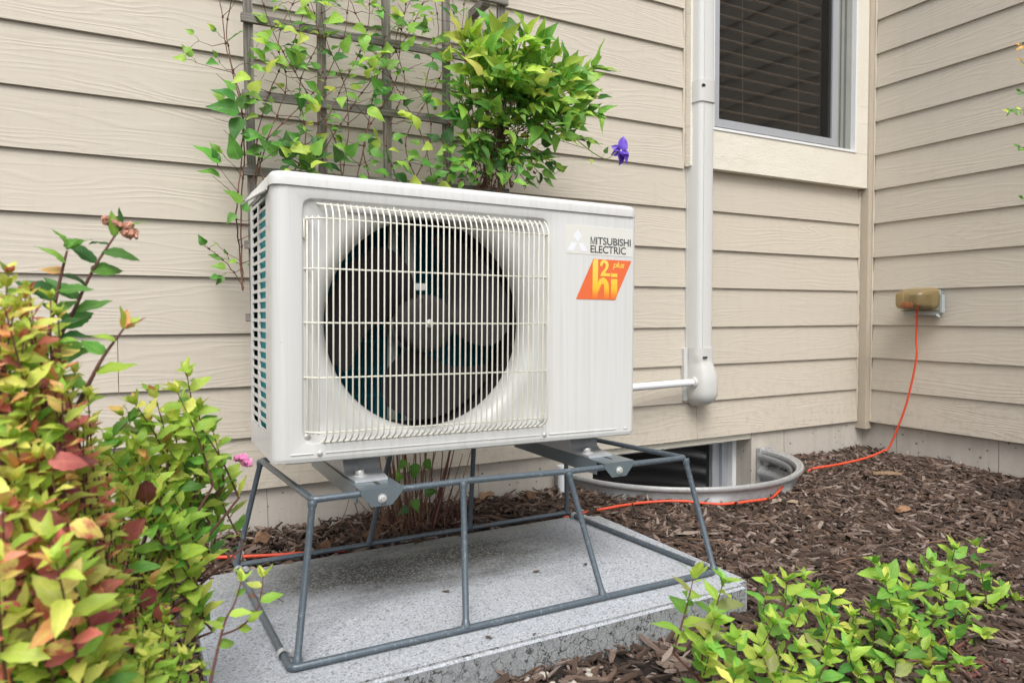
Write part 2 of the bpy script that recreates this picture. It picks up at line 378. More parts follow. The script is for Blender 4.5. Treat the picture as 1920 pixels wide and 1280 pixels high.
# outer sheet reaching the horizon, joined on to the edges of the bed
ring_in = [(X0g, Y0g), (X1g, Y0g), (X1g, Y1g), (X0g, Y1g)]; R_ = 250
def edge_idx(side):
    if side == 0: return [i for i in range(NX+1)]
    if side == 1: return [j*(NX+1)+NX for j in range(NY+1)]
    if side == 2: return [NY*(NX+1)+i for i in range(NX, -1, -1)]
    return [j*(NX+1) for j in range(NY, -1, -1)]
out4 = [(-R_, -R_), (R_, -R_), (R_, R_), (-R_, R_)]
base = len(vsg); vsg += [(x, y, -.03) for x, y in out4]
for sd in range(4):
    e = edge_idx(sd); A, B = base+sd, base+(sd+1) % 4; h = len(e)//2
    for k in range(len(e)-1):
        fsg.append((A if k < h else B, e[k+1], e[k]))
    fsg.append((A, B, e[h]))
g = MB(); g.v = vsg; g.f = fsg
ground = g.build('ground', SOIL, None, (0, 0, 0), sharp=None); tag(ground, kind='structure')
for pl_ in ground.data.polygons: pl_.use_smooth = True

# bark chips
rng = np.random.default_rng(7)
def chips(n, region, smin, smax, seed, lift=.012):
    r = np.random.default_rng(seed); V = []; F = []; cnt = 0
    tmpl = np.array([(-1, -.55, -.5), (-.15, -1, -.5), (1, -.35, -.5), (.8, .5, -.5), (-.1, .95, -.5), (-.9, .45, -.5)])
    while cnt < n:
        x, y = region(r)
        if x is None: continue
        L = smin+(smax-smin)*(r.random()**2.0); W = L*(.09+.26*r.random()**1.5); T = max(.0012, L*(.04+.09*r.random()))
        a = r.random()*math.pi*2; tx, ty = r.normal(0, .20), r.normal(0, .28)
        b = tmpl.copy(); b += r.normal(0, .22, b.shape); b[:, 2] = -.5
        tp = b.copy(); tp[:, 2] = .5; tp[:, :2] *= .8+.2*r.random(); tp += r.normal(0, .07, tp.shape)
        bend = r.normal(0, .25)
        P = np.vstack([b, tp]); P[:, 2] += bend*P[:, 0]**2
        P = P*np.array([L/2, W/2, T])
        ca, sa = math.cos(a), math.sin(a); cx, sx = math.cos(tx), math.sin(tx); cy, sy = math.cos(ty), math.sin(ty)
        Rz = np.array([[ca, -sa, 0], [sa, ca, 0], [0, 0, 1]]); Rx = np.array([[1, 0, 0], [0, cx, -sx], [0, sx, cx]]); Ry = np.array([[cy, 0, sy], [0, 1, 0], [-sy, 0, cy]])
        P = P @ (Rz @ Ry @ Rx).T + np.array([x, y, gz(x, y)+r.random()*lift])
        V.append(P); o = cnt*12
        F += [(o+11, o+10, o+9, o+8, o+7, o+6)[::-1], (o, o+5, o+4, o+3, o+2, o+1)]
        for k in range(6): k2 = (k+1) % 6; F.append((o+k, o+k2, o+k2+6, o+k+6))
        cnt += 1
    return np.vstack(V), F
def reg_near(r):
    x = r.uniform(-.55, 2.0); y = r.uniform(-1.5, -.0)
    if in_well(x, y, .0) or in_pad(x, y, -.004): return None, None
    return x, y
def reg_far(r):
    x = r.uniform(1.15, 2.84); y = r.uniform(-1.35, -.0)
    if in_well(x, y, .0) or in_pad(x, y, 0): return None, None
    return x, y
def reg_pile(r):      # heaped against wall and well
    q = r.random()
    if q < .5: x = r.uniform(-.2, 1.3); y = -abs(r.normal(0, .05))
    else:
        a = r.uniform(math.pi, 2*math.pi); x = WCX+(WA+.03)*math.cos(a); y = (WB+.03)*math.sin(a); x += r.normal(0, .02); y += r.normal(0, .02)
        if y > 0: return None, None
    if in_well(x, y, .01) or in_pad(x, y, 0): return None, None
    return x, y
V1, F1 = chips(16000, reg_near, .008, .072, 11); V2, F2 = chips(24000, reg_far, .008, .062, 12); V3, F3 = chips(2600, reg_pile, .012, .05, 13, .028)
VV = np.vstack([V1, V2, V3]); FF = F1 + [tuple(i+len(V1) for i in f) for f in F2] + [tuple(i+len(V1)+len(V2) for i in f) for f in F3]
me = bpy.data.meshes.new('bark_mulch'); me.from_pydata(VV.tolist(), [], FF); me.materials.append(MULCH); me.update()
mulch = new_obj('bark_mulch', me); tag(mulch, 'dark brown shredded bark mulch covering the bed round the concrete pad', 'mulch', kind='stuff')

# ------------------------------------------------------------------ house
house = empty('house', (2.82, 0, 0)); tag(house, 'beige lap-sided house corner with grey-framed window and concrete foundation', 'house')
ZR = [.147, .291, .431, .575, .725, .870, 1.018, 1.164, 1.313, 1.459, 1.604, 1.749, 1.894, 2.039, 2.184, 2.329, 2.474]
WX0, WX1, WZ0, WZ1 = 1.905, 2.735, 1.316, 2.42           # main window opening
CZ0 = 1.171
wa = MB()                                              # sheathing behind the boards
wa.box(-2.2, WX0, .022, .16, .15, 2.7); wa.box(WX1, 3.0, .022, .16, .15, 2.7); wa.box(WX0, WX1, .022, .16, .15, WZ0); wa.box(WX0, WX1, .022, .16, WZ1, 2.7)
wallA = wa.build('wall', SID, house)
wb = MB(); wb.box(2.862, 3.0, -3.2, .022, .15, 2.7); wallB = wb.build('wall', SID, house)
def board_mesh(L, h):
    # a lap board: front leans back towards its top; slightly eased lower edge
    prof = [(0.0, .0008), (.0006, 0), (.0092, 0), (.0195, h), (.0103, h)]
    vs = []; fs = []
    for x in (0, L):
        for y, z in prof: vs.append((x, y, z))
    n = len(prof)
    for i in range(n):
        j = (i+1) % n; fs.append((i, j, j+n, i+n))
    fs += [tuple(range(n))[::-1], tuple(range(n, 2*n))]
    me = bpy.data.meshes.new('board'); me.from_pydata(vs, [], fs); mesh_finish(me, SID, None); return me
HO = Vector(house.location)
random.seed(5)
def boards(parent, origin, xdir, rows, L0, L1, joints, rot):
    for k in rows:
        h = (ZR[k+1]-ZR[k]) + .022 if k+1 < len(ZR) else .16
        l1 = L1(k) if callable(L1) else L1
        xs = [L0] + sorted(j for j in joints.get(k, [])) + [l1]
        for a, b in zip(xs[:-1], xs[1:]):
            o = new_obj('board', board_mesh(b-a-.0016, h), parent)
            p = Vector(origin) + Vector(xdir)*(a+.0008) + Vector((0, 0, ZR[k]))
            o.location = p-HO; o.rotation_euler = (0, 0, rot)
            o.location += Vector((random.uniform(-.0005, .0005), random.uniform(-.0006, .0006), 0))
jA = {2: [-.053], 0: [.05, 1.868], 4: [-.95], 6: [-1.3], 8: [-.8], 3: [-1.4], 10: [-1.0]}
boards(wallA, (0, 0, 0), (1, 0, 0), range(0, 16), -2.1, lambda k: 1.794 if 1.16 < ZR[k] < 2.5 else 2.806, jA, 0)
# side wall: board local x runs away from the corner towards the camera (rotation -90 degrees)
boards(wallB, (2.8415, -.040, 0), (0, -1, 0), range(0, 16), 0, 3.1, {1: [2.2], 5: [1.9], 9: [2.5]}, -math.pi/2)
ct = MB(); ct.bbox(2.815, 2.8605, -.034, .021, .115, 2.7, .0025); ct.build('corner_trim', TRIM, house, sharp=25)
ck = MB()
random.seed(3)
def caulk_line(p0, p1, r):
    n = 60; pts = []; rs = []
    for i in range(n+1):
        p = Vector(p0).lerp(Vector(p1), i/n); pts.append(p+Vector((random.uniform(-.0008, .0008), random.uniform(-.0008, .0008), 0))); rs.append(r*random.uniform(.7, 1.25))
    ck.tube(pts, rs, 7)
caulk_line((2.8095, .006, .15), (2.8095, .006, 1.165), .0055); caulk_line((2.8445, -.037, .15), (2.8445, -.037, 2.7), .005); caulk_line((1.7935, .004, 1.175), (1.7935, .004, 2.7), .005)
ck.build('caulk_bead', CAULK, house)
fo = MB()                                              # foundation with the basement window recess
BX0, BX1, BZ0 = 1.395, 2.172, -.42
fo.box(-2.2, BX0, .016, .20, -.6, .1495); fo.box(BX1, 3.05, .016, .20, -.6, .1495); fo.box(BX0, BX1, .016, .20, -.6, BZ0); fo.box(2.868, 3.05, -3.2, .016, -.6, .1495)
fo.build('foundation', FOUND, house)
sm = MB()                                              # vertical seams cast in the concrete
for x in (.30, .95, 2.36): sm.tube([(x, .0155, -.1), (x+.002, .0155, .04), (x-.001, .0155, .149)], .0007, 5)
for y in (-.145, -.55): sm.tube([(2.8675, y, -.1), (2.8675, y-.002, .04), (2.8675, y, .149)], .0008, 5)
sm.build('seam', simple('seam_dark', (.13, .115, .10), .95), house)  # thin dark lines along the foundation seams

win = MB(); win.bbox(1.80, 2.8147, -.026, .018, CZ0, WZ0, .002); win.bbox(WX1+.002, 2.8147, -.0255, .018, WZ0, WZ1, .002); win.bbox(1.80, WX0-.002, -.0255, .018, WZ0, WZ1, .002); win.bbox(1.80, 2.8147, -.026, .018, WZ1, WZ1+.12, .002)
window = win.build('window', CASE, house, sharp=25); 
def sub(mb, name, mat, parent): return mb.build(name, mat, parent, HO, 25)
fr = MB()
def frame(mb, x0, x1, z0, z1, w, y0, y1, wr=None, b=.0012):
    wr = wr or w
    mb.bbox(x0, x1, y0, y1, z0, z0+w, b); mb.bbox(x0, x1, y0, y1, z1-w, z1, b); mb.bbox(x0, x0+w, y0+.0007, y1, z0+w, z1-w, b); mb.bbox(x1-wr, x1, y0+.0007, y1, z0+w, z1-w, b)
frame(fr, WX0, WX1, WZ0, WZ1, .010, -.030, .06); sub(fr, 'frame', VINYL, window)
jm = MB()
for i, (a, b, yy) in enumerate(((2.624, 2.640, .006), (2.6405, 2.652, .018), (2.6525, 2.668, .008), (2.6685, 2.690, .022), (2.6905, 2.7245, .012))): jm.bbox(a, b, yy-.02, .06, WZ0+.011, WZ1-.011, .001)
jm.box(WX0+.01, 2.7245, -.006, .06, WZ0+.0105, WZ0+.0155); sub(jm, 'jamb_track', JAMB, window)
sf = MB(); frame(sf, WX0+.0105, 2.622, WZ0+.016, WZ1-.012, .030, -.022, -.012, .036); sub(sf, 'screen_frame', SCREENF, window)
t = NT('screened_glass'); t.set(base_color=(.03, .028, .026), roughness=.03, specular=.9)
p_ = t.wpos(); mesh_n = t.math('MULTIPLY', t.noise(p_, 900, 1, .5), .3)
tb = t.n('ShaderNodeBsdfTransparent'); tb.inputs[0].default_value = (.86, .84, .82, 1); ms = t.n('ShaderNodeMixShader'); ms.inputs[0].default_value = .60
t.l(t.b.outputs[0], ms.inputs[1]); t.l(tb.outputs[0], ms.inputs[2]); t.l(ms.outputs[0], t.out.inputs[0]); GLASS = t.m
pn = MB(); pn.box(WX0+.012, 2.60, .012, .015, WZ0+.03, WZ1-.03); sub(pn, 'pane', GLASS, window)
bl = MB(); z = WZ0+.055
while z < WZ1-.03:
    bl.box(WX0+.014, 2.575, .030, .046, z, z+.0030, Matrix.Rotation(0, 4, 'X')); z += .0455
for x in (2.12, 2.44): bl.tube([(x, .027, WZ0+.02), (x, .044, WZ1)], .0012, 4)
sub(bl, 'blind', BLIND, window)
rm = MB()
def open_box(mb, x0, x1, y0, y1, z0, z1):            # a room seen through a window: five walls
    mb.add([(x0, y0, z0), (x1, y0, z0), (x1, y1, z0), (x0, y1, z0), (x0, y0, z1), (x1, y0, z1), (x1, y1, z1), (x0, y1, z1)], ((0, 1, 2, 3), (4, 7, 6, 5), (1, 5, 6, 2), (2, 6, 7, 3), (3, 7, 4, 0)))
open_box(rm, 1.2, 2.86, .161, 2.2, .9, 2.6); open_box(rm, 1.2, 2.4, .201, 1.5, -.6, .148)
rm.build('room', ROOM, house)
# basement window
bw = MB(); yb = .095
bw.box(BX0, BX1, .02, yb+.05, .121, .1475)
basement = bw.build('basement_window', CASE, house)
fr = MB(); frame(fr, BX0+.0006, BX1-.0006, BZ0+.0006, .1205, .022, yb, yb+.05); sub(fr, 'frame', VINYL, basement)
fr = MB(); fr.bbox(2.050, 2.072, yb+.012, yb+.05, BZ0+.023, .098, .001); fr.bbox(2.0725, 2.098, yb+.022, yb+.05, BZ0+.023, .098, .001); fr.bbox(2.0985, 2.112, yb+.008, yb+.05, BZ0+.023, .098, .001); fr.bbox(2.1125, 2.149, yb+.026, yb+.05, BZ0+.023, .098, .001); sub(fr, 'sash', SCREENF, basement)
t = NT('basement_glass'); t.set(base_color=(.012, .012, .013), roughness=.05, specular=.8); BG = t.m
pn = MB(); pn.box(BX0+.023, 2.049, yb+.03, yb+.034, BZ0+.023, .098); sub(pn, 'pane', BG, basement)

# ------------------------------------------------------------------ window well
well = empty('window_well', (WCX, 0, -.4)); tag(well, 'curved corrugated galvanised window well below the basement window', 'window well')
NA = 72
def ell(a, off): return Vector((WCX+(WA+off)*math.cos(a), (WB+off)*math.sin(a), 0))
vs_ = []; fs_ = []; rows = []
zz = -.45; zs = []
while zz < .060: zs.append(zz); zz += .008
zs.append(.062)
for zc in zs:
    corr = .012*math.sin((zc)*2*math.pi/.068)
    rows.append((zc, corr))
for (zc, corr) in rows:
    for i in range(NA+1):
        a = math.pi+math.pi*i/NA; p = ell(a, -.018+corr*.9); p.z = zc; vs_.append(p)
for j in range(len(rows)-1):
    for i in range(NA):
        k = j*(NA+1)+i; fs_.append((k, k+1, k+NA+2, k+NA+1))
wl = MB(); wl.add(vs_, fs_)
# outside face with shallow pressed ribs
vs_ = []; fs_ = []
oz = [(-.1, .006), (-.01, .006), (.020, .006), (.045, .002), (.062, .000)]
for zc, o_ in oz:
    for i in range(NA+1):
        a = math.pi+math.pi*i/NA; rib = .016*max(0, math.sin(a*9))**3 if zc < .045 else 0
        p = ell(a, o_-.004+rib-.006*(zc < .03)); p.z = zc; vs_.append(p)
for j in range(len(oz)-1):
    for i in range(NA):
        k = j*(NA+1)+i; fs_.append((k, k+1, k+NA+2, k+NA+1))
wl.add(vs_, fs_)
wl.build('wall', WELLM, well)
rl = MB(); prof = [(-.006, .060), (-.006, .070), (-.003, .076), (.006, .077), (.013, .083), (.020, .082), (.023, .075), (.020, .067), (.013, .062), (.002, .060)]
vs_ = []; fs_ = []
for i in range(NA+1):
    a = math.pi+math.pi*i/NA
    for o_, zc in prof: p = ell(a, o_-.006); p.z = zc; vs_.append(p)
n = len(prof)
for i in range(NA):
    for k in range(n): k2 = (k+1) % n; fs_.append((i*n+k, i*n+k2, (i+1)*n+k2, (i+1)*n+k))
rl.add(vs_, fs_); rl.build('rim', WELLM, well)
fl = MB(); fl.bbox(WCX-WA-.055, WCX-WA+.02, -.004, .012, -.1, .082, .001); fl.build('flange', WELLM, well); fl = MB(); fl.bbox(WCX+WA-.02, WCX+WA+.05, -.004, .012, -.1, .082, .001); fl.build('flange', WELLM, well)
bt = MB(); bt.lathe([(0, .006), (.006, .006), (.007, .004), (.007, 0)], 10, Matrix.Translation((WCX-WA-.035, -.004, .045)) @ Matrix.Rotation(math.pi/2, 4, 'X')); bt.build('bolt', STEMR, well)
wf = MB(); wf.box(WCX-WA, WCX+WA, -WB, .095, -.47, -.455); wf.build('gravel_floor', SOIL, well)

# white pipe stub behind the stand
pp = MB(); pp.tube([(1.238, -.03, -.05), (1.238, -.03, .105)], .0135, 14); pp.tube([(1.238, -.03, .095), (1.238, -.03, .118)], .0165, 14)
o = pp.build('drain_pipe', PVC, None, (1.238, -.03, 0)); tag(o, 'short upright white pipe against the foundation left of the window well', 'pipe')

# ------------------------------------------------------------------ line-set duct and elbow
duct = empty('line_duct', (1.846, -.03, .27)); tag(duct, 'grey plastic pipe duct running up the wall left of the window', 'duct')
def duct_prof(x0, x1, h, ch):
    return [(x0, 0), (x0+.002, -h+ch), (x0+ch*.55, -h+ch*.25), (x0+ch, -h), (x1-ch, -h), (x1-ch*.5, -h+ch*.25), (x1-.001, -h+ch), (x1, 0)]
def extr(mb, prof, z0, z1, yb=0):
    n = len(prof); vs = [(x, y+yb, z) for z in (z0, z1) for x, y in prof]
    fs = [(i, (i+1) % n, (i+1) % n+n, i+n) for i in range(n)] + [tuple(range(n))[::-1], tuple(range(n, 2*n))]
    mb.add(vs, fs)
d_ = MB(); extr(d_, duct_prof(1.808, 1.886, .066, .014), .47, 2.7, .002); d_.build('cover', DUCT, duct)
d_ = MB(); d_.box(1.806, 1.888, -.004, .010, .47, 2.7); d_.box(1.8285, 1.8300, -.0665, -.060, .49, 2.7); d_.build('base_strip', DUCT2, duct)
d_ = MB(); extr(d_, duct_prof(1.804, 1.890, .071, .016), 1.400, 1.478, .002); cj = d_.build('joint_collar', DUCT2, duct)
d_ = MB(); d_.lathe([(0, .0008), (.006, .0008), (.006, 0)], 12, Matrix.Translation((1.822, -.0690, 1.455)) @ Matrix.Scale(1.5, 4, (1, 0, 0)) @ Matrix.Rotation(math.pi/2, 4, 'X')); d_.build('slot', DARK, cj, HO*0+Vector(duct.location))
# elbow: swept section that bulges out and closes round at the foot
bm = bmesh.new(); NS = 20; rings = []
for j in range(25):
    t_ = j/24; z = .500-(.500-.277)*t_
    if t_ < .22: hw = .043; h = .072
    else:
        q = (t_-.22)/.78; hw = .043+.012*math.sin(min(1, q*1.6)*math.pi/2); h = .072+.020*math.sin(min(1, q*2)*math.pi/2)
        if q > .62:
            e_ = max(0, 1-((q-.62)/.38)**2.6)**.5; hw *= max(.42, e_); h *= max(.15, .25+.75*e_)
    ring = []
    for k in range(NS+1):
        a = math.pi*k/NS; cx = -math.cos(a); sy = math.sin(a)
        ex = .45 if t_ < .25 else .62
        X = 1.851+hw*math.copysign(abs(cx)**ex, cx)+.006*(t_ > .22)*min(1, (t_-.22)*4); Y = .004-h*abs(sy)**ex
        ring.append(bm.verts.new((X, Y, z)))
    rings.append(ring)
for a, b in zip(rings[:-1], rings[1:]):
    for k in range(NS): bm.faces.new((a[k], a[k+1], b[k+1], b[k]))
bm.faces.new(rings[-1]); bm.faces.new(rings[0][::-1])
vsx = [tuple(v.co) for v in bm.verts]; bm.verts.index_update(); fsx = [[v.index for v in f.verts] for f in bm.faces]; bm.free()
e = MB(); e.add(vsx, fsx); el = e.build('elbow', DUCT2, duct, sharp=50)
e = MB(); e.bbox(1.789, 1.806, -.012, .006, .30, .497, .001); e.build('back_plate', DUCT2, el, Vector(duct.location))
e = MB(); e.lathe([(.0175, 0), (.0195, .001), (.0195, .012), (.015, .013)], 18, Matrix.Translation((1.809, -.046, .372)) @ Matrix.Rotation(-math.pi/2, 4, 'Y')); e.build('pipe_ring', DUCT2, el, Vector(duct.location))
e = MB(); e.bbox(1.826, 1.846, -.0745, -.070, .462, .468, .001); e.build('slot', DARK, el, Vector(duct.location))
lp = MB(); lp.tube(smooth_path([(1.812, -.046, .372), (1.5, -.072, .371), (1.2, -.10, .369), (1.0, -.125, .368), (.94, -.20, .372), (.93, -.41, .40)], 5), .0135, 14)
o = lp.build('refrigerant_pipe', PVC, None, (1.4, -.08, .37)); tag(o, 'straight white insulated pipe running from the unit to the duct elbow', 'pipe')

# ------------------------------------------------------------------ concrete pad
bm = bmesh.new(); bmesh.ops.create_cube(bm, size=1)
for v in bm.verts: v.co = Vector(((v.co.x+.5)*1.105+.085, (v.co.y+.5)*.63-.915, (v.co.z+.5)*.13-.100))
bmesh.ops.bevel(bm, geom=[e for e in bm.edges if abs(e.verts[0].co.z-e.verts[1].co.z) > .05], offset=.03, segments=5, affect='EDGES')
bmesh.ops.bevel(bm, geom=[e for e in bm.edges if e.verts[0].co.z > .029 and e.verts[1].co.z > .029], offset=.007, segments=3, affect='EDGES')
bm.verts.index_update(); e = MB(); e.add([v.co for v in bm.verts], [[v.index for v in f.verts] for f in bm.faces]); bm.free()
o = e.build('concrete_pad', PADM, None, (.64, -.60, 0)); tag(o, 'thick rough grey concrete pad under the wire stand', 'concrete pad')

# ------------------------------------------------------------------ wire stand
stand = empty('wire_stand', (.66, -.56, .03)); tag(stand, 'blue grey welded steel rod stand carrying the unit on the concrete pad', 'stand')
rr = .0064
FL, FM, FR2, FR = Vector((.207, -.828, .038)), Vector((.522, -.856, .038)), Vector((.831, -.852, .038)), Vector((1.140, -.837, .038))
FM.y = FL.y+(FR.y-FL.y)*.33; FR2.y = FL.y+(FR.y-FL.y)*.66; FM.x = .524; FR2.x = .834
RL, RM1, RM2, RR = Vector((.186, -.272, .038)), Vector((.504, -.272, .038)), Vector((.787, -.274, .038)), Vector((1.102, -.274, .038))
TFL, TFM, TF2, TFR = Vector((.264, -.748, .294)), Vector((.556, -.75, .2945)), Vector((.800, -.752, .2875)), Vector((1.125, -.754, .285))
TRL, TRM1, TRM2, TRR = Vector((.236, -.336, .292)), Vector((.548, -.330, .290)), Vector((.775, -.330, .287)), Vector((1.060, -.335, .285))
def rail(name, pts, r=rr, corner=None):
    m = MB(); m.tube(pts, r, 12); return m.build(name, ROD, stand)
def rounded(pts, r=.014):
    out = []; n = len(pts)
    for i in range(n):
        p = pts[i]; a = (pts[i-1]-p).normalized(); b = (pts[(i+1) % n]-p).normalized()
        for k in range(5):
            t_ = k/4; out.append(((p+a*r).lerp(p, t_)).lerp(p.lerp(p+b*r, t_), t_))
    out.append(out[0]); return out
rail('top_ring', rounded([TFL, TFM, TF2, TFR, TRR, TRM2, TRM1, TRL], .010))
rail('bottom_ring', rounded([FL, FM, FR2, FR, RR, RM2, RM1, RL], .012))
dn = Vector((0, 0, .004))
for a, b in ((TFL, FL+Vector((.012, .008, 0))), (TFM, FM), (TF2, FR2), (TFR, FR), (TRL, RL), (TRM1, RM1), (TRM2, RM2), (TRR, RR)):
    m = MB(); d = (b-a).normalized()
    m.tube([a+d*.002, a+d*.006, a+d*.012, a+d*.016, b-d*.016, b-d*.012, b-d*.006, b-d*.002], [.0088, .0092, .0078, .0063, .0063, .0076, .009, .0088], 12); m.build('leg', ROD, stand)
def clamp(p, ax):
    m = MB(); ax = Vector(ax).normalized(); q = Vector((0, 0, 1)).rotation_difference(ax).to_matrix().to_4x4()
    m.lathe([(.0090, -.006), (.0102, -.006), (.0102, .006), (.0090, .006)], 16, Matrix.Translation(p) @ q)
    m.lathe([(.0, .010), (.005, .010), (.005, -.004), (0, -.004)], 8, Matrix.Translation(Vector(p)+Vector((.015, 0, .002))) @ Matrix.Rotation(math.pi/2, 4, 'X'))
    m.bbox(p[0]+.006, p[0]+.020, p[1]-.002, p[1]+.002, p[2]-.004, p[2]+.006, .0005)
    m.build('pipe_clamp', GALV, stand)
clamp(FL.lerp(RL, .10), RL-FL); clamp(FL.lerp(RL, .93), RL-FL); clamp(FR.lerp(RR, .08), RR-FR); clamp(FR.lerp(RR, .93), RR-FR)
CHAN = simple('blue_grey_channel', (.15, .185, .205), .30, .25, .12, 14)
# two channel rails with slots, each a part
def channel(xc, zf, zb, wdt=.080):
    x0, x1 = xc-wdt/2, xc+wdt/2; yF, yB = -.757, -.322
    def P(x, y, z): return Vector((x, y, z+zf+(zb-zf)*(y-yF)/(yB-yF)))
    m = MB()
    def slab(xa, xb, ya, yb_, za, zb_):
        vs = [P(x, y, z) for z in (za, zb_) for x, y in ((xa, ya), (xb, ya), (xb, yb_), (xa, yb_))]
        m.add(vs, ((0, 3, 2, 1), (4, 5, 6, 7), (0, 1, 5, 4), (1, 2, 6, 5), (2, 3, 7, 6), (3, 0, 4, 7)))
    sx0, sx1, sy0, sy1 = xc-.001, xc+.008, -.728, -.672
    slab(x0, sx0, yF, yB, 0, .003); slab(sx1, x1, yF, yB, 0, .003); slab(sx0, sx1, yF, sy0, 0, .003); slab(sx0, sx1, sy1, yB, 0, .003)
    slab(x0, x0+.003, yF+.03, yB-.02, -.028, -.0001); slab(x1-.003, x1, yF+.03, yB-.02, -.028, -.0001)
    # front flap wrapped over the rod
    w3 = .014
    for y0_, t3 in ((yF-.002, .003),):
        fl = [(x0, .003), (x1, .003), (x1, -.006), (x1-w3*1.5, -.030), (x0+w3*1.5, -.030), (x0, -.006)]
        vs = [P(x, yF-.0025, z) for x, z in fl] + [P(x, yF, z) for x, z in fl]; n = 6
        m.add(vs, [tuple(range(n)), tuple(range(n, 2*n))[::-1]] + [(i, i+n, (i+1) % n+n, (i+1) % n) for i in range(n)])
    c = m.build('channel_rail', CHAN, stand)
    b = MB(); M = Matrix.Translation(P(xc, yF-.0025, -.016)) @ Matrix.Rotation(math.pi/2, 4, 'X')
    b.lathe([(0, .002), (.0085, .002), (.0085, 0)], 18, M); b.lathe([(0, .0065), (.0048, .0065), (.0056, .0055), (.0056, .002)], 6, M); b.build('bolt', ZINC, c, Vector(stand.location))
    return P
P1 = channel(.388, .2995, .2975); P2 = channel(.930, .2935, .2925)

# ------------------------------------------------------------------ heat pump unit
unit = empty('heat_pump', (.205, -.70, .350)); unit.rotation_euler = (0, math.radians(.70), 0)
tag(unit, 'cream outdoor heat pump unit with round fan behind a wire guard', 'heat pump')
W, Hh, D = .812, .533, .285; HC = .508
def part(mb, name, mat, parent=unit, sharp=46): return mb.build(name, mat, parent, (0, 0, 0), sharp)
# front panel: outer rectangle -> rounded recess -> bell mouth -> throat
CX, CZ, RTh = .312, .259, .212
rx0, rx1, rz0, rz1 = .050, .575, .034, .488
FX0, FX1, FZ0, FZ1 = .022, W-.010, .010, HC
def ray_rect(a, x0, x1, z0, z1, r=0):
    c, s = math.cos(a), math.sin(a); ts = []
    if c > 1e-9: ts.append((x1-CX)/c)
    if c < -1e-9: ts.append((x0-CX)/c)
    if s > 1e-9: ts.append((z1-CZ)/s)
    if s < -1e-9: ts.append((z0-CZ)/s)
    t_ = min(ts); p = (CX+c*t_, CZ+s*t_)
    if r:
        qx = min(max(p[0], x0+r), x1-r); qz = min(max(p[1], z0+r), z1-r)
        if (p[0] < x0+r or p[0] > x1-r) and (p[1] < z0+r or p[1] > z1-r):
            # walk inwards along the ray to the rounded corner
            lo, hi = 0, t_
            for _ in range(30):
                mid = (lo+hi)/2; mx, mz = CX+c*mid, CZ+s*mid
                qx = min(max(mx, x0+r), x1-r); qz = min(max(mz, z0+r), z1-r)
                if math.hypot(mx-qx, mz-qz) > r: hi = mid
                else: lo = mid
            p = (CX+c*lo, CZ+s*lo)
    return p
angs = sorted(set([2*math.pi*k/144 for k in range(144)] + [math.atan2(z-CZ, x-CX) % (2*math.pi) for x in (FX0, FX1) for z in (FZ0, FZ1)] + [math.atan2(z-CZ, x-CX) % (2*math.pi) for x in (rx0, rx1) for z in (rz0, rz1)]))
rings = []
rings.append([(*ray_rect(a, FX0, FX1, FZ0, FZ1), 0.0) for a in angs])
for ins, dep, rad in ((0, 0, .020), (.0015, .0008, .019), (.004, .0055, .017), (.0055, .0065, .015)):
    rings.append([(*ray_rect(a, rx0+ins, rx1-ins, rz0+ins, rz1-ins, rad), dep) for a in angs])
mouth = []
for a in angs:
    q = ray_rect(a, rx0+.010, rx1-.010, rz0+.010, rz1-.010, .03); rq = math.hypot(q[0]-CX, q[1]-CZ); mouth.append(min(rq, .252))
rings.append([(CX+math.cos(a)*m_, CZ+math.sin(a)*m_, .0065) for a, m_ in zip(angs, mouth)])
for k in range(1, 8):
    f_ = k/7; s_ = 1-math.sin(f_*math.pi/2); dep = .0065+.040*(1-math.cos(f_*math.pi/2))
    rings.append([(CX+math.cos(a)*(RTh+(m_-RTh)*s_), CZ+math.sin(a)*(RTh+(m_-RTh)*s_), dep) for a, m_ in zip(angs, mouth)])
rings.append([(CX+math.cos(a)*RTh, CZ+math.sin(a)*RTh, .054) for a in angs])
fp = MB(); n = len(angs); fp.add([(x, d, z) for r_ in rings for x, z, d in r_], [(j*n+i, j*n+(i+1) % n, (j+1)*n+(i+1) % n, (j+1)*n+i) for j in range(len(rings)-1) for i in range(n)])
# wrap round the vertical corners, and the rolled bottom edge
prof = [(0.0, .050), (0.0, .030), (.0005, .022)] + [(.022-.0215*math.cos(t_), .022-.022*math.sin(t_)) for t_ in [math.pi/2*k/6 for k in range(1, 6)]] + [(.022, 0)]
def wrap(prof, z0, z1):
    vs = [(x, y, z) for z in (z0, z1) for x, y in prof]; n = len(prof)
    fp.add(vs, [(i, i+1, i+1+n, i+n) for i in range(n-1)])
wrap(prof, FZ0, HC)
prof2 = [(W-.010, 0)] + [(W-.010+.010*math.sin(t_), .010-.010*math.cos(t_)) for t_ in [math.pi/2*k/4 for k in range(1, 5)]] + [(W, .05), (W, D)]
wrap(prof2, FZ0, HC)
bot = [(.022, 0, FZ0), (W-.010, 0, FZ0), (W-.010, .002, .003), (.022, .002, .003), (W-.010, .008, 0), (.022, .008, 0)]
fp.add(bot, ((0, 3, 2, 1), (3, 5, 4, 2)))
for pr, sgn in ((prof, 1), (prof2, 1)):
    lo = [(x+(.004 if pr is prof else -.002)*0, y+.002, .003) for x, y in pr]
    n = len(pr); fp.add([(x, y, FZ0) for x, y in pr]+lo, [(i, i+n, i+1+n, i+1) for i in range(n-1)])
part(fp, 'front_panel', CAB, sharp=40)
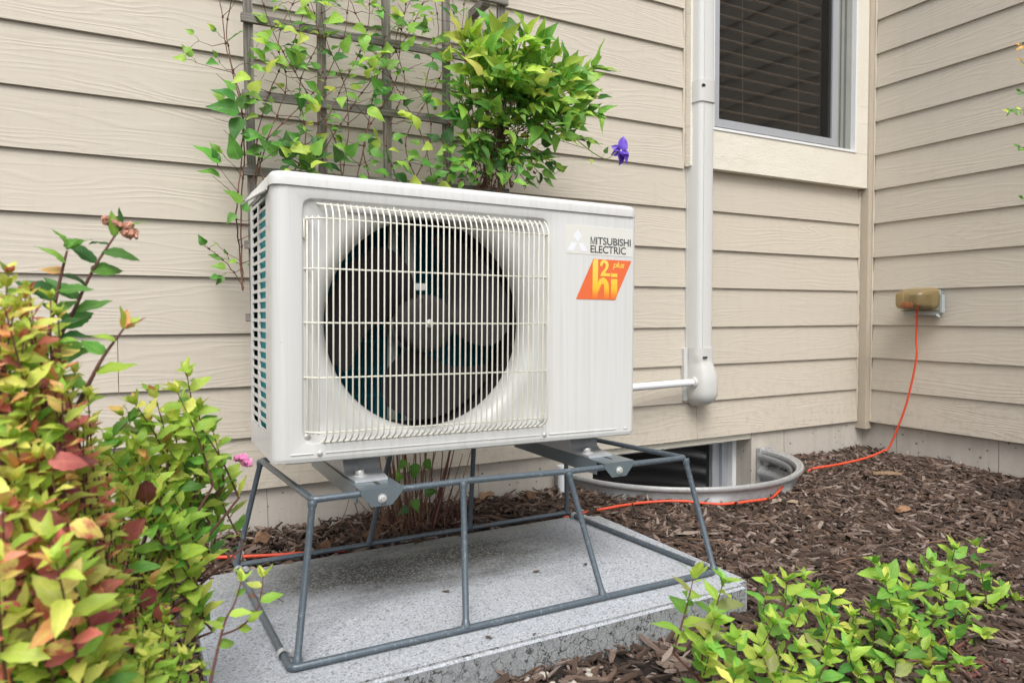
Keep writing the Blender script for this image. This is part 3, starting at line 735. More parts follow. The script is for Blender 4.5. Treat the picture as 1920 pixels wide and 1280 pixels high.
# embossed strips, screws
em = MB()
for x0, x1 in ((.030, .072), (.094, .556), (.578, .760), (.781, .792)): em.bbox(x0, x1, -.0014, .003, .0165, .0195, .0009)
part(em, 'embossed_strip', CAB)
def screw(x, y, z, r=.0052, par=None, ax='front'):
    m = MB(); M = Matrix.Translation((x, y, z)) @ Matrix.Rotation(math.pi/2, 4, 'X')
    m.lathe([(0, .0028), (r*.35, .0030), (r*.75, .0022), (r, .0008), (r, -.001)], 14, M); return part(m, 'screw', ZINC)
screw(.083, -.001, .018); screw(.567, -.001, .018); screw(.062, .0055, .050, .006); screw(.563, .0055, .050, .006)
# top cover: shallow lid with rounded rim, flared at the rear of the left end
bm = bmesh.new(); prof = []
def lid_pt(u, v): return
e = MB(); 
nx, ny = 30, 12
outl = []
r_ = .022
def corner(cx, cy, a0): return [(cx+r_*math.cos(a0+math.pi/2*k/6), cy+r_*math.sin(a0+math.pi/2*k/6)) for k in range(7)]
x0, x1, y0, y1 = -.0035, W+.0030, -.0035, D+.004
outl = corner(x0+r_, y0+r_, math.pi)+corner(x1-r_, y0+r_, 1.5*math.pi)+corner(x1-.008, y1-.008, 0)[:1]+[(x1, y1), (x0+.12, y1), (x0, y1)]
levels = [(0, HC-.001), (0, HC+.013), (.0015, HC+.019), (.005, HC+.0235), (.012, HC+.0255)]
cxm, cym = W/2, D/2; vs = []; n = len(outl)
for ins, z in levels:
    for x, y in outl:
        dx = ins*(1 if x < .1 else (-1 if x > W-.1 else 0)); dy = ins*(1 if y < .1 else (-1 if y > D-.05 else 0)); vs.append((x+dx, y+dy, z))
fs = [(j*n+i, j*n+(i+1) % n, (j+1)*n+(i+1) % n, (j+1)*n+i) for j in range(len(levels)-1) for i in range(n)]
fs.append(tuple((len(levels)-1)*n+i for i in range(n)))
vs += [(x+(.002 if x < .1 else -.002), y+.002, HC-.0008) for x, y in outl]; b0 = len(levels)*n
fs += [(i, b0+i, b0+(i+1) % n, (i+1) % n) for i in range(n)]
fs.append(tuple(b0+i for i in range(n))[::-1])
e.add(vs, fs)
# flared lip
lip = []
ys = [.040, .055, .070, .085, .100, .115, .130, .142, .150]
ext = [0, .001, .005, .011, .018, .024, .028, .030, .031]; drp = [0, .0005, .002, .005, .009, .012, .014, .015, .015]
vs = []; fs = []
for y, ex, dr in zip(ys, ext, drp):
    sec = [(.006, HC+.0245), (-.0005, HC+.021-dr*.15), (-.004-ex*.35, HC+.012-dr*.45), (-.0045-ex*.75, HC-.002-dr*.75), (-.0050-ex, HC-.005-dr), (-.0030-ex, HC-.007-dr), (-.002-ex*.7, HC-.003-dr*.75), (-.0005, HC-.001)]
    vs += [(x, y, z) for x, z in sec]
m_ = 8
for j in range(len(ys)-1):
    for k in range(m_): k2 = (k+1) % m_; fs.append((j*m_+k, (j+1)*m_+k, (j+1)*m_+k2, j*m_+k2))
fs.append(tuple(range(m_))); fs.append(tuple((len(ys)-1)*m_+k for k in range(m_))[::-1])
e.add(vs, fs); part(e, 'top_cover', CAB, sharp=45)
# left side vent panel
sv = MB(); zt = HC-.004; pit = .0194; z_lo = .052
sv.box(.0005, .004, .048, .082, .003, zt); sv.box(.0005, .004, .168, .186, z_lo, zt-.006); sv.box(.0005, .004, .262, D, .003, zt); sv.box(.0006, .004, .0821, .2619, .003, z_lo-.006)
nb = int((zt-z_lo)/pit)
for k in range(nb+1):
    z = z_lo-.0055+k*pit
    sv.box(.0009, .0036, .0815, .1685, z, z+.0065); sv.box(.0009, .0036, .1855, .2625, z, z+.0065)
sv.box(.0007, .0036, .0815, .2625, z_lo-.0055+(nb+1)*pit-.004, zt)
part(sv, 'side_vent', CAB)
# inside: coil, bulkhead, back, base pan
co = MB(); co.lathe([(RTh+.0015, -.053), (RTh+.0015, -.150)], 72, Matrix.Translation((CX, 0, CZ)) @ Matrix.Rotation(math.pi/2, 4, 'X')); part(co, 'fan_shroud', FANM); co = MB()
for k in range(60):
    y = .205+k*.0013; co.box(.036, .046, y, y+.0006, .010, HC-.012)
for k in range(170):
    x = .04+k*.0034; co.box(x, x+.0016, D-.035, D-.020, .010, HC-.012)
part(co, 'coil_fins', TEAL, sharp=None)
co = MB()
for k in range(19):
    z = .030+k*.0250
    for dy in (.0, .022): co.tube([(.030, .085, z+dy*.5), (.030, D-.045+0, z+dy*.5)], .0045, 6)
for k in range(8):
    z = .03+k*.062; co.tube([(.06, D-.028, z), (.60, D-.028, z)], .0045, 6)
co.bbox(.018, .030, .165, .272, .01, HC-.012, .004); part(co, 'coil_tubes', CYAN)
bx = MB(); bx.box(.004, W-.002, D-.003, D, .003, HC-.001); bx.box(.6, .603, .06, D-.004, .005, HC-.004); bx.box(.010, W-.002, .014, D-.003, .0005, .0045); bx.box(.0365, .0372, .20, D-.04, .01, HC-.01)
part(bx, 'inner_casing', DARK)
mb_ = MB(); mb_.bbox(CX-.012, CX+.010, .150, .156, .02, HC-.006, .001); mb_.bbox(CX-.050, CX-.030, .152, .158, .02, HC-.006, .001); mb_.lathe([(0, .0), (.050, .0), (.056, -.008), (.056, -.07), (0, -.07)], 28, Matrix.Translation((CX, .095, CZ)) @ Matrix.Rotation(math.pi/2, 4, 'X'))
part(mb_, 'motor_bracket', BRACK); mb_ = MB(); mb_.bbox(CX-.038, CX+.012, .086, .090, CZ+.069, CZ+.084, .001); part(mb_, 'bracket_tab', VINYL)
# fan
fanroot = MB(); Mf = Matrix.Translation((CX, .040, CZ)) @ Matrix.Rotation(math.pi/2, 4, 'X')
fanroot.lathe([(0, .004), (.030, .004), (.050, .0025), (.0565, -.001), (.0590, -.008), (.0600, -.045)], 48, Mf)
fan = part(fanroot, 'fan', HUBM)
m = MB(); m.lathe([(.0035, .014), (.0045, .013), (.0045, .009), (.0085, .008), (.0085, .004)], 12, Mf); m.lathe([(0, .014), (.0035, .014)], 12, Mf); part(m, 'nut', ZINC, fan)
m = MB()
for a in (1.9, -.55, 3.9, 5.6): m.lathe([(0, .0032), (.0042, .0032), (.0042, .0020)], 10, Mf @ Matrix.Translation((.050*math.cos(a), .050*math.sin(a), 0)))
part(m, 'rivet', DARK, fan)
def blade(a0):
    nr, na = 12, 14; vs = []
    for i in range(nr+1):
        f_ = i/nr; r = .054+(.200-.054)*f_
        span = math.radians(50+42*math.sin(f_*math.pi*.62)); lead = a0+math.radians(34)*f_**1.4
        # rounded outer corners
        tip = 1 if f_ < .8 else math.sqrt(max(.0, 1-((f_-.8)/.2)**2))*.35+.65
        for k in range(na+1):
            g_ = k/na; a = lead+span*tip*(g_-.5); dep = .030+.060*(g_-.5)*(1-.35*f_)+.012*math.sin(g_*math.pi)
            vs.append((CX+r*math.cos(a), .040+dep, CZ+r*math.sin(a)))
    fs = [(i*(na+1)+k, i*(na+1)+k+1, (i+1)*(na+1)+k+1, (i+1)*(na+1)+k) for i in range(nr) for k in range(na)]
    nv = len(vs); vs2 = [(x, y+.0035, z) for x, y, z in vs]; fs2 = [tuple(i+nv for i in f)[::-1] for f in fs]
    bd = [k for k in range(na+1)]+[i*(na+1)+na for i in range(1, nr+1)]+[nr*(na+1)+k for k in range(na-1, -1, -1)]+[i*(na+1) for i in range(nr-1, 0, -1)]
    fb = [(bd[i], bd[i]+nv, bd[(i+1) % len(bd)]+nv, bd[(i+1) % len(bd)]) for i in range(len(bd))]
    m = MB(); m.add(vs+vs2, fs+fs2+fb); part(m, 'blade', FANM, fan)
for a in (math.radians(140), math.radians(8), math.radians(257)): blade(a)
# wire guard
guard = MB(); yF = -.0235; gx0, gx1 = .072, .563; gzt, gzb = .4485, .058
# rim rods: upper fixing rod, front upper rod, front lower rod, lower fixing rod
def wire(mb, pts, r=.0016, n=6): mb.tube(pts, r, n)
wire(guard, [(.079, .007, .479), (.086, -.004, .4765), (.548, -.004, .472), (.556, .007, .474)], .0019)
guard_o = part(guard, 'fan_guard', WIREM)
def gpart(pts, name='wire', r=.0016):
    m = MB(); m.tube(pts, r, 7); return part(m, name, WIREM, guard_o, 75)
nw = 40; w0, w1 = .0905, .5595
base_me = None
for k in range(nw):
    x = w0+(w1-w0)*k/(nw-1)
    if base_me is None:
        o = gpart([(x, -.004, .4785), (x, -.010, .4735), (x, -.019, .4625), (x, yF, .452), (x, yF, .056), (x, -.016, .046), (x, .0015, .0375)]); base_me = o.data; x_first = x
    else:
        o = new_obj('wire', base_me, guard_o); o.location = (x-x_first, 0, 0)
for x, y in ((.0605, .0005), (.0685, -.0085), (.0775, -.0165)):
    gpart([(x, y+.004, .4535), (x, y, .450), (x, y, .059), (x, y+.004, .0555)])
for z in (.449, .358, .2595, .159, .0585):
    if z in (.449, .0585): gpart([(.0575, .003, z), (.066, -.008, z), (.079, -.0195, z), (.090, yF+.003, z), (.5615, yF+.003, z), (.5655, .004, z)], 'cross_wire')
    else: gpart([(.056, .007, z), (.060, .001, z), (.070, -.012, z), (.088, yF+.003, z), (.5615, yF+.003, z), (.5655, .004, z)], 'cross_wire')
gpart([(.086, .0008, .0372), (.556, .0008, .0372)], 'cross_wire', .0018)
gpart([(.5655, .002, .052), (.5655, .002, .462)], 'cross_wire')
for x in (.225, .427):
    gpart([(x, -.004, .479), (x, .002, .482), (x, .007, .482)], 'clip'); gpart([(x, .000, .037), (x, .003, .034), (x, .007, .0325)], 'clip')
gpart([(.0545, .005, .447), (.0545, -.0015, .447), (.0545, -.0015, .415), (.0545, .005, .415)], 'clip')
# stepped plate seen behind the guard top
m = MB(); m.bbox(.135, .520, .001, .008, .466, .4755, .002); part(m, 'vent_lip', CAB)
# sticker and badge: flat print on the panel
STK = simple('sticker_film', (.66, .66, .61), .3, 0, .02); INK = simple('dark_ink', (.055, .055, .065), .5); SILV = simple('silver_white_print', (.74, .76, .80), .25, 0, .02)
def flat(mb, poly, y): mb.add([(x, y, z) for x, z in poly], [tuple(range(len(poly)))])
m = MB(); m.bbox(.6165, .8000, -.0006, .0004, .415, .478, .0002, 1); stk = part(m, 'maker_label', STK, sharp=20)
m = MB(); lx, lz = .6480, .4405; q = .0115; hh = q*1.9
flat(m, [(lx, lz), (lx+.0115, lz+.0150), (lx, lz+.0285), (lx-.0115, lz+.0150)], -.0009)
flat(m, [(lx-.001, lz-.0008), (lx-.0155, lz-.0008), (lx-.0285, lz-.0195), (lx-.0115, lz-.0195)], -.0009)
flat(m, [(lx+.001, lz-.0008), (lx+.0150, lz-.0008), (lx+.0285, lz-.0195), (lx+.0115, lz-.0195)], -.0009)
part(m, 'three_diamond_print', SILV, stk, None)
def text(body, x, z, w, h, y, mat, parent, name, bold=.012, shear=0, space=.88):
    cu = bpy.data.curves.new('t', 'FONT'); cu.body = body; cu.size = 1; cu.offset = bold; cu.space_character = space; cu.shear = shear; cu.resolution_u = 4
    to = bpy.data.objects.new('t', cu); COL.objects.link(to); bpy.context.view_layer.update()
    me = bpy.data.meshes.new_from_object(to); bpy.data.objects.remove(to); bpy.data.curves.remove(cu)
    xs = [v.co.x for v in me.vertices]; ys_ = [v.co.y for v in me.vertices]
    sx = w/(max(xs)-min(xs)); sz = h/(max(ys_)-min(ys_)); mx, mz = min(xs), min(ys_)
    for v in me.vertices: v.co = Vector((x+(v.co.x-mx)*sx, y, z+(v.co.y-mz)*sz))
    me.name = name; me.materials.clear(); me.materials.append(mat); o = new_obj(name, me, parent); return o
text('ITSUBISHI', .6975, .4385, .0970, .0168, -.0010, INK, stk, 'lettering', .014, 0, .97)
m = MB(); m.add([(x, -.0010, z) for x, z in ((.6825, .4385), (.6846, .4385), (.6846, .4553), (.6825, .4553), (.6936, .4385), (.6957, .4385), (.6957, .4553), (.6936, .4553), (.6846, .4510), (.6884, .4385), (.6898, .4385), (.6936, .4510), (.6846, .4553), (.6891, .4420), (.6936, .4553))],
    [(0, 1, 2, 3), (4, 5, 6, 7), (8, 9, 13, 12), (9, 10, 13), (10, 11, 14, 13)]); part(m, 'lettering', INK, stk, None)
text('ELECTRIC', .6825, .4195, .0985, .0168, -.0010, INK, stk, 'lettering', .014, 0, .97)
ORG = simple('orange_print', (.74, .145, .045), .35, 0, .12, 25)
t = NT('yellow_orange_print'); sp = t.n('ShaderNodeSeparateXYZ'); t.l(t.coord('Object'), sp.inputs[0])
t.set(base_color=t.ramp(t.math('DIVIDE', t.math('SUBTRACT', sp.outputs[2], .315), .09), [(.0, (.76, .16, .03)), (.10, (.78, .22, .03)), (.28, (.80, .48, .03)), (.5, (.80, .55, .06)), (1, (.84, .62, .12))]), roughness=.35); YEL = t.m
m = MB(); flat(m, [(.6450, .3150), (.7520, .3150), (.7975, .4060), (.6905, .4060)], -.0007); bdg = part(m, 'badge', ORG, sharp=None)
m = MB(); y_ = -.0011
flat(m, [(.6890, .3158), (.7035, .3158), (.7035, .4052), (.6925, .4052), (.6890, .3990)], y_)                       # h stem
import math as _m
arc_o = [(.7035, .3640)]+[(.7180+.0165*_m.cos(_m.radians(a)), .3480+.0165*_m.sin(_m.radians(a))) for a in range(100, -1, -12)]+[(.7345, .3158), (.7215, .3158)]
arc_i = [(.7170+.0045*_m.cos(_m.radians(a)), .3455+.0055*_m.sin(_m.radians(a))) for a in range(0, 181, 20)]+[(.7125, .3158), (.7036, .3158)]
# h arch as quad strip
A1 = [(.7035, .3300), (.7035, .3520), (.7080, .3610), (.7180, .3655), (.7270, .3610), (.7325, .3530), (.7345, .3420), (.7345, .3158)]
A2 = [(.7035, .3300), (.7100, .3440), (.7130, .3490), (.7165, .3510), (.7195, .3500), (.7205, .3470), (.7210, .3400), (.7210, .3158)]
m.add([(x, y_, z) for x, z in A1+A2], [(i, i+1, i+9, i+8) for i in range(7)])
flat(m, [(.7400, .3158), (.7560-.0030, .3158), (.7575, .3250), (.7575, .3625), (.7400, .3625)], y_)                 # i
flat(m, [(.7400, .3670), (.7575, .3670), (.7575, .3750), (.7400, .3750)], y_)
# the figure 2 as a strip
c1 = [(.7085, .3910), (.7100, .3990), (.7150, .4045), (.7225, .4052), (.7300, .4010), (.7330, .3940), (.7310, .3860), (.7250, .3790), (.7225, .3750), (.7375, .3750)]
c2 = [(.7150, .3905), (.7160, .3950), (.7185, .3980), (.7215, .3980), (.7245, .3950), (.7245, .3905), (.7220, .3850), (.7140, .3770), (.7095, .3680), (.7375, .3680)]
m.add([(x, y_, z) for x, z in c1+c2], [(i, i+1, i+11, i+10) for i in range(9)])
part(m, 'badge_letters', YEL, bdg, None)
text('plus', .7440, .3845, .0330, .0175, -.0011, YEL, bdg, 'lettering', .01, .25)
# feet on the channels, built in world space then taken into the unit's frame
UM = unit.matrix_basis.copy(); UI = (Matrix.Translation(unit.location) @ Matrix.Rotation(math.radians(.70), 4, 'Y')).inverted()
def foot(xc, P):
    m = MB(); prof = [(-.700, .0035), (-.700, .009), (-.655, .010), (-.642, .011), (-.634, .018), (-.628, .040), (-.622, .0455), (-.36, .0455), (-.355, .0035)]
    hw = .037; vs = []
    zb = lambda y, z: P(xc, y, z).z
    prof2_ = prof
    for s_ in (-1, 1):
        for y, z in prof2_: vs.append((xc+s_*hw*(.86 if y < -.69 else 1), y, zb(y, z)))
    n = len(prof2_); fs = [(i, (i+1) % n, (i+1) % n+n, i+n) for i in range(n)]+[tuple(range(n))[::-1], tuple(range(n, 2*n))]
    m.add([UI @ Vector(v) for v in vs], fs); f = part(m, 'mounting_foot', GALV, sharp=50)
    b = MB(); M = UI @ Matrix.Translation((xc-.012, -.662, zb(-.662, .009)))
    b.lathe([(.0145, 0), (.0145, .0025), (.010, .003), (0, .003)], 20, M); b.lathe([(.0092, .003), (.0092, .011), (.0075, .0125), (0, .0125)], 6, M); part(b, 'bolt', ZINC, f)
foot(.386, P1); foot(.922, P2)
m = MB(); m.bbox(.752, .858, D+.006, D+.05, HC+.064, HC+.080, .002); m.bbox(.754, .856, D+.006, D+.048, HC-.1, HC+.0635, .002); part(m, 'rear_bracket', ROD)

# ------------------------------------------------------------------ trellis
trel = empty('trellis', (.62, -.12, .45)); tag(trel, 'weathered grey wooden lattice trellis fixed to the siding behind the unit', 'trellis')
TY = -.118
def slat(p0, p1, w, tck, name):
    p0 = Vector(p0); p1 = Vector(p1); L = (p1-p0).length; n = 14; vs = []; fs = []
    random.seed(int(L*1000)+int(p0.x*997))
    for i in range(n+1):
        a = w/2*(1+random.uniform(-.07, .07)); b = tck/2*(1+random.uniform(-.08, .08)); s_ = random.uniform(-.0008, .0008)
        vs += [(L*i/n, -b, -a+s_), (L*i/n, -b, a+s_), (L*i/n, b, a+s_), (L*i/n, b, -a+s_)]
    for i in range(n):
        for k in range(4): k2 = (k+1) % 4; fs.append((i*4+k, i*4+k2, (i+1)*4+k2, (i+1)*4+k))
    fs += [(3, 2, 1, 0), (n*4, n*4+1, n*4+2, n*4+3)]
    me = bpy.data.meshes.new(name); me.from_pydata(vs, [], fs); mesh_finish(me, WG, 30)
    o = new_obj(name, me, trel); o.location = p0-Vector(trel.location)
    d = (p1-p0).normalized(); o.rotation_euler = (0, -math.atan2(d.z, d.x), 0)
WG = m_wood_grey()
for x0_, x1_, zt_ in ((.262, .248, 2.1), (.441, .435, 2.1), (.618, .617, 2.1), (.797, .796, 2.1), (.975, .975, 2.1)):
    slat((x0_, TY+.013, .45), (x1_, TY+.013, zt_), .022, .012, 'upright_slat')
for z in (.62, .805, .990, 1.182, 1.372, 1.557, 1.74, 1.92):
    slat((.236, TY, z-.002), (.992, TY, z+.004), .021, .012, 'cross_slat')
sb = MB()
for z in (.62, 1.557):
    for x in (.3, .93): sb = MB(); sb.box(x-.012, x+.012, TY+.019, .004, z-.012, z+.012); sb.build('wall_spacer', WG, trel)

# ------------------------------------------------------------------ leaves and plants
def leaf_mesh(name, kind, mat, fold=.25, droop=.25, curl=0, seed=0):
    random.seed(seed); n = 9
    vs = []; uv = []; fs = []
    for i in range(n+1):
        v = i/n
        if kind == 'spirea': w = .25*(math.sin(math.pi*min(1, v**.75)))**.85*(1-.15*v)
        elif kind == 'clematis': w = .38*(math.sin(math.pi*min(1, v**.58)))**.9*(1-.45*v)
        elif kind == 'narrow': w = .16*(math.sin(math.pi*v**.8))**.9
        else: w = .36*(math.sin(math.pi*v**.7))**.8
        w = max(w, .004)
        if kind == 'spirea' and 0 < i < n: w *= 1+(.07 if i % 2 else -.06)
        z = -droop*v*v*.6+.10*droop; y = v*(1-droop*.1*v); tw = curl*v
        for j, s_ in enumerate((-1, -.55, 0, .55, 1)):
            x = s_*w; zz = z+abs(s_)*w*fold*(1+.3*math.sin(v*9+seed))-(s_*s_)*w*.10 + .015*math.sin(v*13+s_*3+seed)*abs(s_)
            X = x*math.cos(tw)-(zz-z)*math.sin(tw); Z = z+x*math.sin(tw)+(zz-z)*math.cos(tw)
            vs.append((X, y, Z)); uv.append(((s_+1)/2, v))
    for i in range(n):
        for j in range(4): a = i*5+j; fs.append((a, a+1, a+6, a+5))
    me = bpy.data.meshes.new(name); me.from_pydata(vs, [], fs)
    ul = me.uv_layers.new(name='UVMap')
    for p in me.polygons:
        p.use_smooth = True
        for li in p.loop_indices: ul.data[li].uv = uv[me.loops[li].vertex_index]
    me.materials.append(mat); return me
LM = {
 'green': m_leaf('leaf_green', (.065, .20, .035), (.13, .31, .052), (.22, .38, .12)),
 'dkgreen': m_leaf('leaf_dark_green', (.030, .105, .028), (.060, .17, .035), (.14, .26, .08)),
 'mid': m_leaf('leaf_mid_green', (.14, .35, .05), (.27, .49, .07), (.3, .48, .15)),
 'lime': m_leaf('leaf_lime', (.31, .52, .06), (.50, .64, .10), (.5, .65, .2), .44),
 'yellow': m_leaf('leaf_yellow', (.50, .62, .09), (.78, .76, .18), (.75, .72, .3), .44),
 'olive': m_leaf('leaf_olive', (.20, .26, .07), (.30, .32, .10), (.35, .36, .15)),
 'orange': m_leaf('leaf_orange', (.72, .26, .12), (.70, .50, .14), (.75, .55, .25), .32),
 'pink': m_leaf('leaf_salmon', (.64, .15, .12), (.74, .33, .20), (.75, .4, .3), .3),
 'red': m_leaf('leaf_red', (.36, .075, .085), (.52, .16, .13), (.5, .2, .15), .22),
 'maroon': m_leaf('leaf_maroon', (.17, .045, .055), (.32, .09, .09), (.3, .1, .1), .15),
 'two': m_leaf('leaf_red_yellow', (.52, .11, .10), (.72, .62, .16), (.7, .55, .2), .28, .22),
}
MESH = {}
def get_leaf(kind, col, i):
    k = (kind, col, i)
    if k not in MESH:
        MESH[k] = leaf_mesh('leaf', kind, LM[col], fold=(.25, .5, .1, .35)[i], droop=(.15, .45, .75, -.1)[i], curl=(.0, .4, -.5, .2)[i], seed=i*7+3)
    return MESH[k]

class Plant:
    def __init__(s, name, loc, label, cat, group=None):
        s.root = empty(name, loc); tag(s.root, label, cat, group); s.L = []; s.st = {}; s.loc = Vector(loc)
    def leaf(s, p, d, up, size, kind, col, wf=1.0, var=None):
        s.L.append((Vector(p), Vector(d).normalized(), Vector(up), size, kind, col, wf, random.randrange(4) if var is None else var))
    def stem(s, pts, r0, r1, mat, name='stem', n=6, own=False):
        m = MB(); k = len(pts); r0 *= 1.15; rs = [r0+(r1-r0)*i/(k-1) for i in range(k)]; m.tube(pts, rs, n)
        if own: m.build(name, mat, s.root, sharp=80)
        else:
            key = (name, mat.name); s.st.setdefault(key, (MB(), mat))[0].add(m.v, m.f)
    def finish(s, cap=300):
        for (name, _), (mb, mat) in s.st.items():
            o = mb.build(name, mat, s.root, sharp=None)
            o.data.polygons.foreach_set('use_smooth', [True]*len(o.data.polygons))
            if name in ('twigs', 'dry_stems'): o['kind'] = 'stuff'
        def app(l): return l[3]/max(.2, (l[0]-CAM).length)
        s.L.sort(key=app, reverse=True)
        rest = MB(); rmats = []; rfi = []; ruv = []
        for i, (p, d, up, size, kind, col, wf, var) in enumerate(s.L):
            x = d.cross(up)
            if x.length < 1e-4: x = d.orthogonal()
            x.normalize(); z = x.cross(d).normalized()
            M = Matrix(((x.x*size*wf, d.x*size, z.x*size, p.x-s.loc.x), (x.y*size*wf, d.y*size, z.y*size, p.y-s.loc.y), (x.z*size*wf, d.z*size, z.z*size, p.z-s.loc.z), (0, 0, 0, 1)))
            me = get_leaf(kind, col, var)
            if i < cap:
                o = new_obj('leaf', me, s.root); o.matrix_local = M
            else:
                n0 = len(rest.v); rest.v += [tuple(M @ v.co) for v in me.vertices]
                if LM[col] not in rmats: rmats.append(LM[col])
                mi = rmats.index(LM[col]); ul = me.uv_layers[0].data
                for f in me.polygons:
                    rest.f.append(tuple(v+n0 for v in f.vertices)); rfi.append(mi); ruv += [tuple(ul[li].uv) for li in f.loop_indices]
        if rest.f:
            me = bpy.data.meshes.new('foliage'); me.from_pydata(rest.v, [], rest.f)
            for m in rmats: me.materials.append(m)
            me.polygons.foreach_set('material_index', rfi); me.polygons.foreach_set('use_smooth', [True]*len(rfi))
            ul = me.uv_layers.new(name='UVMap'); ul.data.foreach_set('uv', [c for u in ruv for c in u]); me.update()
            o = new_obj('foliage', me, s.root); o['kind'] = 'stuff'

def pick(w):
    ks = list(w); return random.choices(ks, [w[k] for k in ks])[0]

def spray(pl_, base, tip, size, cols, tipcols, start=.25, step=.016, bow=None, r=.0022, mat=None, kind='spirea', spread=.95, tipn=5, own=True, jitter=.25):
    """one leafy shoot: stem from base to tip, leaves in a spiral, rosette at the top"""
    base = Vector(base); tip = Vector(tip); L = (tip-base).length
    bow = Vector(bow) if bow else Vector((random.uniform(-.06, .06), random.uniform(-.06, .06), random.uniform(-.02, .03)))*L*2
    mid = base.lerp(tip, .5)+bow*.5
    pts = smooth_path([base, mid, tip], 6)
    pl_.stem(pts, r, r*.4, mat or STEMR, own=own)
    lens = [0]
    for a, b in zip(pts[:-1], pts[1:]): lens.append(lens[-1]+(b-a).length)
    tot = lens[-1]; s_ = tot*start; ang = random.random()*6.28
    while s_ < tot:
        i = max(k for k in range(len(lens)) if lens[k] <= s_); i = min(i, len(pts)-2)
        f_ = (s_-lens[i])/max(1e-6, lens[i+1]-lens[i]); p = pts[i].lerp(pts[i+1], f_); ax = (pts[i+1]-pts[i]).normalized()
        o1 = ax.orthogonal().normalized(); o2 = ax.cross(o1)
        rad = o1*math.cos(ang)+o2*math.sin(ang)
        rel = s_/tot
        sz = size*(1.0-.45*max(0, (rel-.75)/.25))*random.uniform(.7, 1.12)
        d = rad*spread+ax*random.uniform(.35, .75)+Vector((0, 0, random.uniform(-jitter, jitter)))
        up = ax*.8+Vector((random.uniform(-.3, .3), -.75, .6))+rad*random.uniform(-.4, .4)
        pl_.leaf(p, d, up, sz, kind, pick(cols if rel < .86 else tipcols), random.uniform(.85, 1.15))
        ang += 2.4+random.uniform(-.3, .3); s_ += step*random.uniform(.75, 1.25)
    ax = (pts[-1]-pts[-2]).normalized(); o1 = ax.orthogonal().normalized(); o2 = ax.cross(o1)
    for k in range(tipn):
        a = k*2.4+random.random(); rad = o1*math.cos(a)+o2*math.sin(a)
        pl_.leaf(tip, rad*.6+ax*random.uniform(.6, 1.2), ax+Vector((0, 0, .4)), size*random.uniform(.45, .75), kind, pick(tipcols), .95)

def corymb(pl_, p, r, mat, n=60, name='blossom'):
    m = MB(); p = Vector(p)
    for k in range(n):
        a = random.random()*6.28; q = math.sqrt(random.random())*r; c = p+Vector((math.cos(a)*q, math.sin(a)*q*.7, random.uniform(-.25, .25)*r+.3*math.sin(a*2)*q))
        s_ = random.uniform(.0014, .0028); M = Matrix.Translation(c) @ Matrix.Rotation(random.random()*3, 4, (random.random(), random.random(), .3))
        m.box(-s_, s_, -s_, s_, -s_*.6, s_*.6, M)
        if k % 4 == 0: m.tube([c, p-Vector((0, 0, r*.9))], .0005, 3, False)
    m.build(name, mat, pl_.root)

